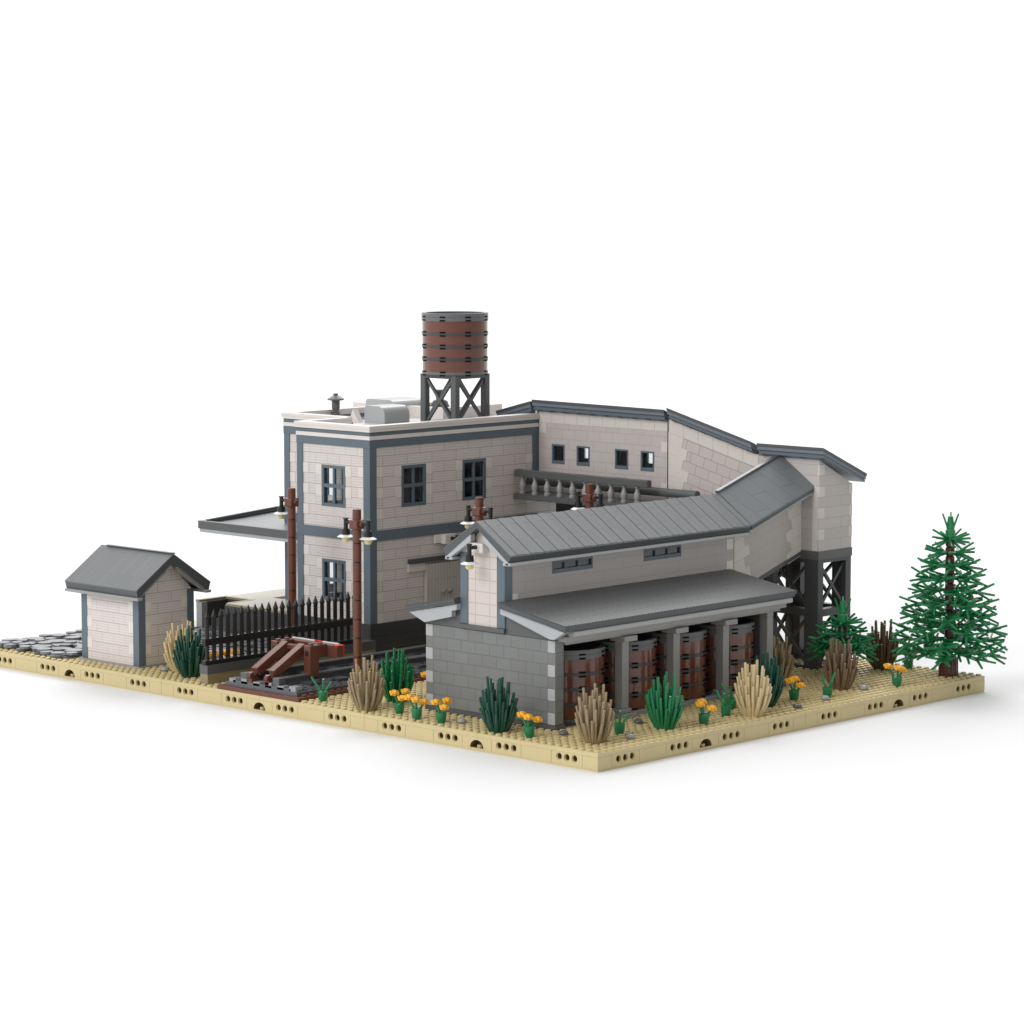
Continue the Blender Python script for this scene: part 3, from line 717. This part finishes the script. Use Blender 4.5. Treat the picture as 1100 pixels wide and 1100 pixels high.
for k in range(4):
    z = 2.4+2.4*k - 1.2 + 1.2
    b.box(5.97, 6.3, 11.0, 11.95, z+1.22-1.2+1.2-1.2, z+1.17) if False else b.box(5.965, 6.3, 11.02, 11.97, 9.62-2.4*k, 9.62+1.17-2.4*k)
    b.box(5.965, 6.3, 28.03, 29.0, 9.62-2.4*k, 9.62+1.17-2.4*k)
b.into(ew, 'grey_pale')
for x in (16, 24, 32, 39.4):
    b = MB(); b.box(x-0.0, x+1.0, 11, 12, 2.8, 9.75); co = b.build('column', 'grey', th, bevel=0.04)
    if x != 39.4:
        b = MB(); b.box(x-0.5, x+1.5, 10.25, 12.3, 9.72, 10.3); b.build('capital', 'grey', co, bevel=0.06)
        b = MB(); b.box(x-0.5, x+1.5, 10.25, 12.3, 1.81, 2.35); b.box(x-0.25, x+1.25, 10.8, 12.2, 2.36, 2.79); b.build('column_base', 'grey', co, bevel=0.06)
    else:
        b = MB(); b.box(x, x+1, 11, 12, 9.76, 10.35); b.box(x, x+1, 11, 12, 1.81, 2.79); b.build('column_base', 'grey', co)
for xa, xb in ((17.5, 23.5), (25.5, 31.5), (33.5, 39.35)):
    b = MB(); b.box(xa, xb, 11.2, 12.0, 1.81, 2.3); b.build('sill', 'grey', th, bevel=0.05)
b = MB(); b.box(7.25, 41.2, 10.7, 11.9, 10.31, 10.75); b.build('porch_beam', 'grey', th, bevel=0.04)
b = MB(); b.box(6.7, 41.4, 9.1, 10.2, 11.3, 11.9); b.build('eave_gutter', 'grey_pale', th, bevel=0.15)
b = MB(); b.box(6.3, 41.2, 9.9, 11.9, 10.76, 11.28); b.box(6.3, 41.2, 10.21, 11.9, 11.281, 12.0); b.build('eave_soffit', 'grey', th)
# lower roofs
def slope_y(name, par, x0, x1, ya, za, yb, zb, mat, fas='fascia', th_=0.65, lay=2):
    b = MB(); b.prism([(ya, za), (yb, zb), (yb, zb-0.14), (ya, za-0.14)], 'x', x0, x1); ro = b.build(name, mat, par)
    n = lay
    for k in range(n):
        a, c_ = 0.141+(th_-0.14)/n*k, 0.14+(th_-0.14)/n*(k+1)-0.02
        ins = 0.12*(k % 2)+0.02; s_ = 1 if yb > ya else -1
        b = MB(); b.prism([(ya+ins*s_, za-a), (yb, zb-a), (yb, zb-c_), (ya+ins*s_, za-c_)], 'x', x0+ins, x1-ins); b.build('fascia', fas, ro)
    return ro
slope_y('lower_roof', th, 5.0, 41.6, 8.8, 12.62, 17.95, 14.15, 'roof_fine', 'fascia')
slope_y('lower_roof', th, 5.0, 41.6, 31.1, 12.62, 24.05, 14.0, 'roof_fine', 'fascia')
b = MB(); b.prism([(9.2, 11.9), (17.0, 13.4), (17.9, 13.45), (17.9, 12.9), (16.9, 12.7), (11.2, 11.05), (10.6, 11.05)], 'x', 5.35, 5.99)
b.build('bargeboard', 'barge', th)
b = MB(); b.prism([(30.8, 11.9), (28.6, 11.05), (24.7, 12.0), (24.7, 12.6), (24.0, 12.75), (24.0, 13.35)], 'x', 5.35, 5.99); b.build('bargeboard', 'barge', th)
# upper room
M['upper_block'] = bricked('upper_room_block', (0.46, 0.425, 0.40), (0.44, 0.41, 0.39), 6, 1.2, z0=0.25, mortar=0.035, dark=0.8, bump=0.15)
M['panel_tile'] = bricked('panel_tile', (0.62, 0.55, 0.51), (0.60, 0.54, 0.50), 2, 1.2, z0=10.0, u0=-0.0, off=0.0, mortar=0.05, dark=0.72, bump=0.15, uvec=(0, 1, 0))
SW = [(13.1, 19.3, 16.25, 17.5), (27.3, 33.4, 16.25, 17.5)]
b = MB(); wall(b, 'y', 18, 18.8, 7, 42.2, 10.9, 18.6, SW); b.box(7, 42.2, 23.2, 24, 10.9, 18.6); uw = b.build('upper_wall', 'upper_block', th)
b = MB(); b.prism([(18.0, 11.35), (24.0, 11.35), (24.0, 18.6), (21.0, 21.3), (18.0, 18.6)], 'x', 6.05, 6.95); b.build('end_panel', 'panel_tile', th)
b = MB(); b.box(5.95, 7.1, 17.85, 18.95, 11.35, 18.6); b.build('corner_post', 'blue', th, bevel=0.03)
b = MB(); b.box(5.95, 7.1, 23.0, 24.05, 11.35, 18.6); b.build('corner_post', 'blue', th, bevel=0.03)
b = MB(); b.box(5.75, 7.2, 17.8, 24.1, 10.9, 11.34); b.build('panel_sill', 'dark_mid', th)
for (a, c_, z0, z1) in SW:
    window(th, 'y', 18, a, c_, z0, z1, 3, 1, fr=0.2, mull=0.4, sill=0.42, glass='glass', depth=0.24)
b = MB(); b.box(7.02, 8.0, 17.97, 18.2, 13.6, 14.75); 
for z in (14.9, 17.0 if False else 17.3): b.box(41.0, 42.1, 17.97, 18.2, z-1.0, z+0.15)
b.into(uw, 'quoin')
# upper roof: one strip per stud so that the seams are real steps
def strip_roof(par, x0, x1, ce, zr, ov, ze, n, name='upper_roof_slope'):
    for sgn in (-1, 1):
        b = MB(); w = (x1-x0)/n
        for k in range(n):
            dz = 0.0 if k % 2 else -0.035
            b.prism([(ce, zr+dz), (ce+sgn*ov, ze+dz), (ce+sgn*ov, ze-0.2), (ce, zr-0.2)], 'x', x0+w*k+0.02, x0+w*(k+1)-0.02)
        ro = b.build(name, 'roof_strip', par)
        f = MB(); f.prism([(ce, zr-0.201), (ce+sgn*(ov-0.02), ze-0.201), (ce+sgn*(ov-0.35), ze-0.80), (ce, zr-0.75)], 'x', x0+0.05, x1-0.05); f.build('fascia', 'fascia', ro)
        f = MB(); f.prism([(ce+sgn*(ov-0.15), ze-0.81), (ce+sgn*(ov-0.15), ze-1.15), (ce+sgn*(ov-1.2), ze-1.15), (ce+sgn*(ov-1.2), ze-0.81)], 'x', x0+0.1, x1-0.1); f.build('gutter', 'grey_pale', ro, bevel=0.08)
strip_roof(th, 5.0, 42.9, 20.85, 22.1, 4.7, 18.98, 38)
for sgn in (-1, 1):
    b = MB(); ce = 20.85
    b.prism([(ce+sgn*0.9, 20.65), (ce+sgn*4.45, 18.42), (ce+sgn*4.2, 17.85), (ce+sgn*0.9, 19.95)], 'x', 5.1, 5.7); b.build('upper_bargeboard', 'barge', th)
b = MB(); b.box(5.2, 6.0, 20.2, 22.1, 18.85, 19.8); b.build('lamp_box', 'cornice', th)
wall_lamp(th, 5.2, 21.1, 19.4, (-1, 0, 0))
# sloping bridge from the upper room to the tower
BS = 0.31
bt = math.atan(BS)
M['bridge_block'] = bricked('bridge_block', (0.48, 0.44, 0.42), (0.46, 0.425, 0.405), 8, 1.2, uvec=(math.cos(bt), 0, math.sin(bt)), vvec=(-math.sin(bt), 0, math.cos(bt)), z0=0.2, mortar=0.03, dark=0.85, bump=0.12)
b = MB()
for ya, yb in ((18.0, 18.8), (23.2, 24.0)): b.prism([(42.25, 11.4), (54.4, 15.17), (54.4, 22.2), (42.25, 18.4)], 'y', ya, yb)
bw = b.build('bridge_wall', 'bridge_block', th)
b = MB()
for k, w_ in enumerate((2.2, 1.5, 2.4, 1.6, 2.6, 1.9)):
    z = 18.3-1.22*k; u = 42.27
    b.prism([(u, z), (u+w_, z+w_*BS), (u+w_+0.33, z+w_*BS-1.12), (u, z-1.18)], 'y', 17.96-0.001*k, 18.3)
for k, w_ in enumerate((2.0, 2.9, 2.2, 3.1, 2.3, 3.0)):
    z = 21.9-1.22*k; u = 54.35
    b.prism([(u, z), (u-w_, z-w_*BS), (u-w_+0.33, z-w_*BS-1.12), (u, z-1.18)], 'y', 17.96-0.001*k, 18.3)
b.into(bw, 'gallery_pale')
b = MB(); b.prism([(42.25, 10.95), (54.4, 14.72), (54.4, 15.16), (42.25, 11.39)], 'y', 17.9, 24.1); b.build('bridge_floor', 'dark_mid', th)
for sgn in (-1, 1):
    b = MB(); ce = 20.85; x0, x1 = 43.0, 54.6
    def Z(x, t): return t+(x-43.0)*BS
    def quad(mb, x0, x1, ya, za, yb, zb, t0, t1):
        vs = [(x0, ya, Z(x0, za)-t0), (x1, ya, Z(x1, za)-t0), (x1, yb, Z(x1, zb)-t0), (x0, yb, Z(x0, zb)-t0), (x0, ya, Z(x0, za)-t1), (x1, ya, Z(x1, za)-t1), (x1, yb, Z(x1, zb)-t1), (x0, yb, Z(x0, zb)-t1)]
        mb._add(vs, [(0, 1, 2, 3), (7, 6, 5, 4), (0, 4, 5, 1), (1, 5, 6, 2), (2, 6, 7, 3), (3, 7, 4, 0)])
    quad(b, x0, x1, ce, 22.2, ce+sgn*4.7, 19.0, 0, 0.2); ro = b.build('bridge_roof_slope', 'roof_tile', th)
    b = MB(); quad(b, x0+0.05, x1, ce, 22.2, ce+sgn*4.65, 19.03, 0.201, 0.62); b.build('fascia', 'fascia', ro)
    b = MB(); quad(b, x0+0.1, x1, ce+sgn*3.7, 19.0, ce+sgn*4.4, 19.0, 0.63, 0.95); b.build('gutter', 'grey_pale', ro, bevel=0.06)
b = MB(); b.bar((42.9, 20.95, 22.25), (54.4, 20.95, 22.25+11.5*BS), 0.5, 0.3); b.build('bridge_ridge', 'fascia', th)

# ------------------------------------------------------------------ barrels in the porch
BZ = 2.0
bl = ['brown hooped barrel in the porch bay next to the grey end wall', 'brown hooped barrel in the second porch bay from the grey end wall',
      'brown hooped barrel in the third porch bay, right of the bright green bush', 'brown hooped barrel in the last porch bay, nearest the trestles']
b0 = barrel(12.2, 15.3, BZ, 4.0, bl[0], group='barrels standing in the porch')
for k in range(1, 4): dup(b0, (12.2+8*k, 15.3, BZ), bl[k])

# ------------------------------------------------------------------ lamp posts
def lamp_post(x, y, ztop, label, sides=(1, -1)):
    t = thing('lamp_post', (x, y, Z0), label, 'lamp post', 'brown lamp posts along the track')
    b = MB(); z = Z0
    while z < ztop-0.05:
        z2 = min(z+2.02, ztop)
        b.lathe([(0.42, z), (0.47, z+0.05), (0.47, z2-0.06), (0.42, z2)], x, y, 16); z = z2
    b.lathe([(0.42, ztop), (0, ztop)], x, y, 16); b.build('pole', 'brown_post', t, smooth=True)
    s_ = MB(); z = Z0+2.02
    while z < ztop-2.6: s_.bar((x-0.33, y-0.36, z), (x+0.05, y-0.5, z), 0.06, 0.12) ; z += 2.02
    z = Z0+2.02
    while z < ztop-2.6: s_.bar((x-0.47, y+0.0, z), (x-0.33, y-0.35, z), 0.06, 0.12); z += 2.02
    s_.build('joint_slot', 'black', t)
    b = MB(); b.box(x-0.62, x+0.62, y-0.62, y+0.62, ztop-2.1, ztop-1.1); b.rod((x, y-0.95, ztop-1.55), (x, y+0.95, ztop-1.55), 0.32); b.build('collar', 'brown_post', t, bevel=0.15)
    for s in sides: wall_lamp(t, x, y+0.75*s, ztop-1.45, (0, s, 0))
    return t
lamp_post(8.0, 41.3, 21.55, 'brown lamp post with two white-shaded lamps in front of the fence, behind the khaki bush')
lamp_post(19.0, 63.5, 21.5, 'brown lamp post with a single visible lamp behind the black fence', sides=(1,))
lamp_post(26.3, 41.0, 21.5, 'brown lamp post whose top shows just above the gable of the barrel house')
lamp_post(44.4, 41.0, 21.7, 'brown lamp post whose top shows in front of the balustrade')

# ------------------------------------------------------------------ plants
def bush_mesh(seed):
    rnd = random.Random(seed); mb = MB()
    mb.lathe([(0, 0), (0.95, 0), (1.0, 0.35), (0.95, 0.8), (0, 0.9)], 0, 0, 10)
    # rings of blades, outer ones shorter and leaning out
    for (n, r0, r1, h, ph) in ((12, 0.85, 2.0, 2.4, 0.1), (13, 0.85, 2.0, 3.4, 0.35), (11, 0.75, 1.7, 4.3, 0.0), (7, 0.5, 1.2, 5.35, 0.4), (5, 0.3, 0.6, 4.3, 0.2), (2, 0.15, 0.25, 5.5, 0.9)):
        for k in range(n):
            a = 2*math.pi*k/n+ph+rnd.uniform(-.05, .05); hh = h*rnd.uniform(0.88, 1.06)
            p = Vector((r0*math.cos(a), r0*math.sin(a), 0.25)); q = Vector((r1*0.93*math.cos(a), r1*0.93*math.sin(a), hh))
            m_ = p.lerp(q, 0.5)+Vector((0.10*math.cos(a), 0.10*math.sin(a), -0.05))
            mb.rod(p, m_, 0.19, 0.165, seg=7, caps=False); mb.rod(m_, q, 0.165, 0.13, seg=7)
    return mb
bushes = [
    ((1.75, 14.7), 'green_dark', 'dark green spiky bush against the grey end wall'),
    ((1.5, 33.2), 'sand_bush', 'khaki spiky bush in front of the lamp post and track'),
    ((7.2, 34.6), 'green', 'bright green spiky bush between the khaki bush and the grey wall'),
    ((3.9, 3.9), 'sand_bush', 'khaki spiky bush on the front corner of the base, before the first barrel'),
    ((14.4, 4.0), 'green', 'bright green spiky bush before the second porch column'),
    ((26.1, 2.2), 'tan_bush', 'pale tan spiky bush near the right-hand edge of the base'),
    ((31.5, 4.9), 'green_dark', 'dark green spiky bush just behind the pale tan bush'),
    ((42.5, 12.2), 'sand_bush', 'khaki spiky bush behind the dark green one at the porch end'),
    ((45.3, 5.7), 'mid_bush', 'brown spiky bush in front of the small fir tree'),
    ((59.6, 10.8), 'brown_bush', 'darkest brown spiky bush between the two fir trees'),
    ((3.1, 62.7), 'green_dark', 'dark green spiky bush between the shed and the fence'),
    ((4.7, 66.2), 'tan_bush', 'pale tan spiky bush right beside the shed, behind a dark green one')]
bm_cache = {}
for i, ((x, y), mt, lab) in enumerate(bushes):
    o = bush_mesh(i % 4).build('spiky_bush', mt, None, smooth=True)
    o.location = (x, y, Z0+0.02); o.rotation_euler = (0, 0, 0.7*i); tag(o, lab, 'bush', 'spiky bushes set around the base')

def sprig_mesh(mb, x, y, flowers, rnd, z=Z0):
    mb.lathe([(0, z), (0.4, z), (0.42, z+0.3), (0.5, z+0.4), (0.56, z+1.15), (0.44, z+1.18), (0, z+1.1)], x, y, 12)
    tips = []
    a0 = rnd.uniform(0, 2)
    for k, (l, el) in enumerate(((2.0, 0.95), (1.7, 1.2), (1.5, 0.85))):
        a = a0+2.1*k; d = Vector((math.cos(a)*math.cos(el), math.sin(a)*math.cos(el), math.sin(el)))
        p = Vector((x, y, z+0.7)); q = p+d*l*0.85
        q = q if flowers else p+d*l*1.15
        mb.rod(p, q, 0.13, 0.11, seg=7); tips.append(q)
    return tips
def flower(x, y, lab, rz):
    rnd = random.Random(int(x*100+y)); t = thing('flower', (x, y, Z0), lab, 'flower', 'orange flowers')
    mb = MB(); tips = sprig_mesh(mb, x, y, True, rnd); mb.build('stem', 'green', t, smooth=True)
    for q in tips:
        h = MB(); c = q+Vector((0, 0, 0.08)); n = 6
        h.rod(c-Vector((0, 0, 0.2)), c+Vector((0, 0, 0.36)), 0.3, 0.2, seg=10)
        for k in range(n):
            a = 2*math.pi*k/n; h.rod(c+Vector((math.cos(a)*0.33, math.sin(a)*0.33, -0.1 if k % 2 else 0.05)), c+Vector((math.cos(a)*0.36, math.sin(a)*0.36, 0.12 if k % 2 else 0.28)), 0.2, 0.16, seg=8)
        h.build('flower_head', 'orange', t, smooth=True)
    return t
for (x, y), lab in {
    (2.4, 29.3): 'orange flowers just right of the khaki bush by the track',
    (1.2, 25.6): 'tall leggy orange flower between two low clumps, left of the grey wall',
    (1.4, 22.3): 'orange flowers at the left foot of the grey end wall',
    (1.6, 10.4): 'orange flowers between the dark green bush and the corner khaki bush',
    (18.8, 2.6): 'orange flowers right of the bright green porch bush',
    (36.3, 4.9): 'orange flowers behind the dark green bush on the right side',
    (51.1, 2.5): 'orange flowers near the far right edge, left of the large fir',
    (61.6, 8.6): 'orange flower half hidden behind the darkest brown bush',
    (12.6, 34.6): 'orange flowers deep behind the bright green bush beside the wall',
    (6.2, 62.0): 'orange flower seen through the left end of the fence',
    (8.6, 62.6): 'orange flower seen through the fence, second from its left end'}.items():
    flower(x, y, lab, 0)
for (x, y), lab in {(2.2, 40.5): 'bare green sprig beside the end of the track', (8.9, 5.1): 'bare green sprig right of the corner khaki bush',
                    (24.1, 4.1): 'bare green sprig left of the pale tan bush', (27.8, 6.4): 'bare green sprig tucked behind the pale tan bush',
                    (40.2, 3.5): 'bare green sprig left of the brown bush on the right side'}.items():
    mb = MB(); sprig_mesh(mb, 0, 0, False, random.Random(int(x*7)), z=0); o = mb.build('green_sprig', 'green', None, smooth=True); o.location = (x, y, Z0)
    tag(o, lab, 'plant', 'bare green sprigs')

for (x, y), mt, lab in [((4.5, 8.5), 'stone_b', 'dark round stone by the corner of the grey end wall'), ((7.5, 2.5), 'stone_a', 'pale grey round stone right of the corner khaki bush'),
    ((14.5, 7.5), 'stone_b', 'dark stone at the foot of the first porch column'), ((22.5, 5.5), 'stone_a', 'pale stone behind the orange flowers by the porch'),
    ((32.5, 1.5), 'stone_b', 'dark stone on the right edge of the base below the dark green bush'), ((38.5, 2.5), 'stone_a', 'broad pale stone between the orange flowers and a green sprig'),
    ((46.5, 3.5), 'stone_a', 'pale grey stone right of the brown bush'), ((44.5, 10.5), 'stone_b', 'dark stone behind the orange flowers below the small fir'),
    ((2.5, 20.5), 'stone_a', 'pale stone on the stud row before the grey end wall'), ((3.5, 67.5), 'stone_a', 'pale stone beside the shed wall'),
    ((3.6, 36.4), 'stone_b', 'dark stone left of the khaki bush by the track')]:
    b = MB(); b.lathe([(0, 0), (0.42, 0), (0.5, 0.15), (0.42, 0.32), (0.25, 0.42), (0, 0.42)], 0, 0, 14); o = b.build('stone', mt, None, smooth=True)
    o.location = (x, y, 2.0); tag(o, lab, 'stone', 'small round stones on the studs')

def fir(x, y, ztop, rmax, ntier, lab, seed, scale=1.0):
    rnd = random.Random(seed); t = thing('fir_tree', (x, y, Z0), lab, 'tree', 'fir trees')
    b = MB(); b.lathe([(0, Z0), (0.98, Z0), (1.0, Z0+0.1), (1.0, Z0+2.1), (0.85, Z0+2.3), (0.5, Z0+2.5)], x, y, 20)
    for k in range(12):
        a = 2*math.pi*k/12; b.rod((x+0.97*math.cos(a), y+0.97*math.sin(a), Z0+0.02), (x+0.97*math.cos(a), y+0.97*math.sin(a), Z0+2.2), 0.12, seg=6)
    z = Z0+2.4
    while z < ztop-3.2: b.lathe([(0.36, z), (0.5, z+0.08), (0.5, z+0.9), (0.36, z+1.0)], x, y, 14); z += 1.0
    b.build('trunk', 'brown_dark', t, smooth=True)
    b = MB(); b.lathe([(0, ztop-3.2), (0.5, ztop-3.1), (0.55, ztop-1.9), (0.42, ztop-1.75), (0.46, ztop-1.6), (0.28, ztop-0.35), (0, ztop-0.3)], x, y, 12)
    for k in range(3):
        a = 2.1*k+0.6; b.rod((x+0.3*math.cos(a), y+0.3*math.sin(a), ztop-1.7), (x+1.0*math.cos(a), y+1.0*math.sin(a), ztop), 0.13, 0.1, seg=6)
    b.build('crown_tip', 'green_tree', t, smooth=True)
    cr = MB(); zb = Z0+3.0; zt = ztop-2.9
    for i in range(ntier):
        f = i/(ntier-1); z = zb+(zt-zb)*f; r = rmax*(1-f)**0.8*0.92 + 1.7
        if i == 0: r *= 0.86
        nb = max(4, int(round(4+2.8*(1-f)))); ph = 0.55*i
        for k in range(nb):
            a = 2*math.pi*k/nb+ph+rnd.uniform(-.06, .06)
            hubs = [r-1.6] if r < 3.2 else ([r-1.7, (r-1.7)*0.52] if r < 5 else [r-1.8, (r-1.8)*0.66, (r-1.8)*0.33])
            drop = -0.10*r
            cr.rod((x, y, z), (x+math.cos(a)*(r-1.6), y+math.sin(a)*(r-1.6), z+drop), 0.15, 0.13, seg=6)
            for hi, h in enumerate(hubs):
                c = Vector((x+math.cos(a)*h, y+math.sin(a)*h, z+drop*h/r)); cr.rod(c-Vector((0, 0, .16)), c+Vector((0, 0, .16)), 0.34, 0.3, seg=8)
                for da, el in ((-1.1, 0.15), (-0.5, -0.40), (-0.15, 0.40), (0.5, -0.25), (1.05, 0.25)):
                    aa = a+da+rnd.uniform(-.12, .12); e2 = el+rnd.uniform(-.1, .1)
                    L_ = (2.15 if hi == 0 else 1.6)*rnd.uniform(0.9, 1.08)
                    d = Vector((math.cos(aa)*math.cos(e2), math.sin(aa)*math.cos(e2), math.sin(e2)))
                    cr.rod(c, c+d*L_, 0.155, 0.125, seg=6)
    cr.build('crown', 'green_tree', t, smooth=True)
    return t
fir(60.6, 2.5, 19.9, 6.05, 10, 'large green fir tree with dark brown trunk on the right corner of the base', 5)
fir(53.0, 11.3, 10.5, 2.9, 4, 'small green fir tree in front of the dark trestle legs', 9)

# ------------------------------------------------------------------ world, lamps, camera
w = bpy.data.worlds.new('World'); S.world = w; w.use_nodes = True
nt = w.node_tree; N = nt.nodes; L = nt.links
bg = N['Background']; tc = N.new('ShaderNodeTexCoord'); sp = N.new('ShaderNodeSeparateXYZ'); L.new(tc.outputs['Generated'], sp.inputs[0])
mr = N.new('ShaderNodeMapRange'); mr.inputs['From Min'].default_value = -0.8; mr.inputs['From Max'].default_value = 0.35
mr.inputs['To Min'].default_value = 0.44; mr.inputs['To Max'].default_value = 1.05
L.new(sp.outputs['Y'], mr.inputs['Value']); zz = N.new('ShaderNodeMath'); zz.operation = 'MULTIPLY_ADD'; zz.inputs[1].default_value = 0.0; zz.use_clamp = False
zc = N.new('ShaderNodeMath'); zc.operation = 'MAXIMUM'; zc.inputs[1].default_value = 0.0; L.new(sp.outputs['Z'], zc.inputs[0])
L.new(zc.outputs[0], zz.inputs[0]); L.new(mr.outputs[0], zz.inputs[2]); L.new(zz.outputs[0], bg.inputs['Strength']); bg.inputs['Color'].default_value = (1, 1, 1, 1)

def area(name, loc, target, size, power, col=(1, 1, 1)):
    l = bpy.data.lights.new(name, 'AREA'); l.shape = 'SQUARE'; l.size = size; l.energy = power; l.color = col
    o = bpy.data.objects.new(name, l); C.objects.link(o); o.location = loc
    o.rotation_euler = (Vector(target)-Vector(loc)).to_track_quat('-Z', 'Y').to_euler(); return o
area('key_softbox', (-1180, 130, 870), (30, 40, 8), 620, 8.6e6)
area('back_softbox', (780, 830, 1050), (35, 45, 0), 1000, 1.35e7)

cam = bpy.data.cameras.new('camera'); co_ = bpy.data.objects.new('camera', cam); C.objects.link(co_)
yaw, pit = 7.57287688e-01, -1.06028061e-01
F = Vector((math.cos(pit)*math.cos(yaw), math.cos(pit)*math.sin(yaw), math.sin(pit)))
co_.location = (-211.576033, -188.791049, 55.0589332); co_.rotation_euler = F.to_track_quat('-Z', 'Y').to_euler()
cam.sensor_width = 36; cam.lens = 36*3253.03408/1100; cam.clip_start = 1; cam.clip_end = 12000
S.camera = co_
S.render.engine = 'CYCLES'; S.render.resolution_x = S.render.resolution_y = 1024
S.view_settings.view_transform = 'Standard'; S.view_settings.look = 'None'; S.view_settings.exposure = 0; S.view_settings.gamma = 1
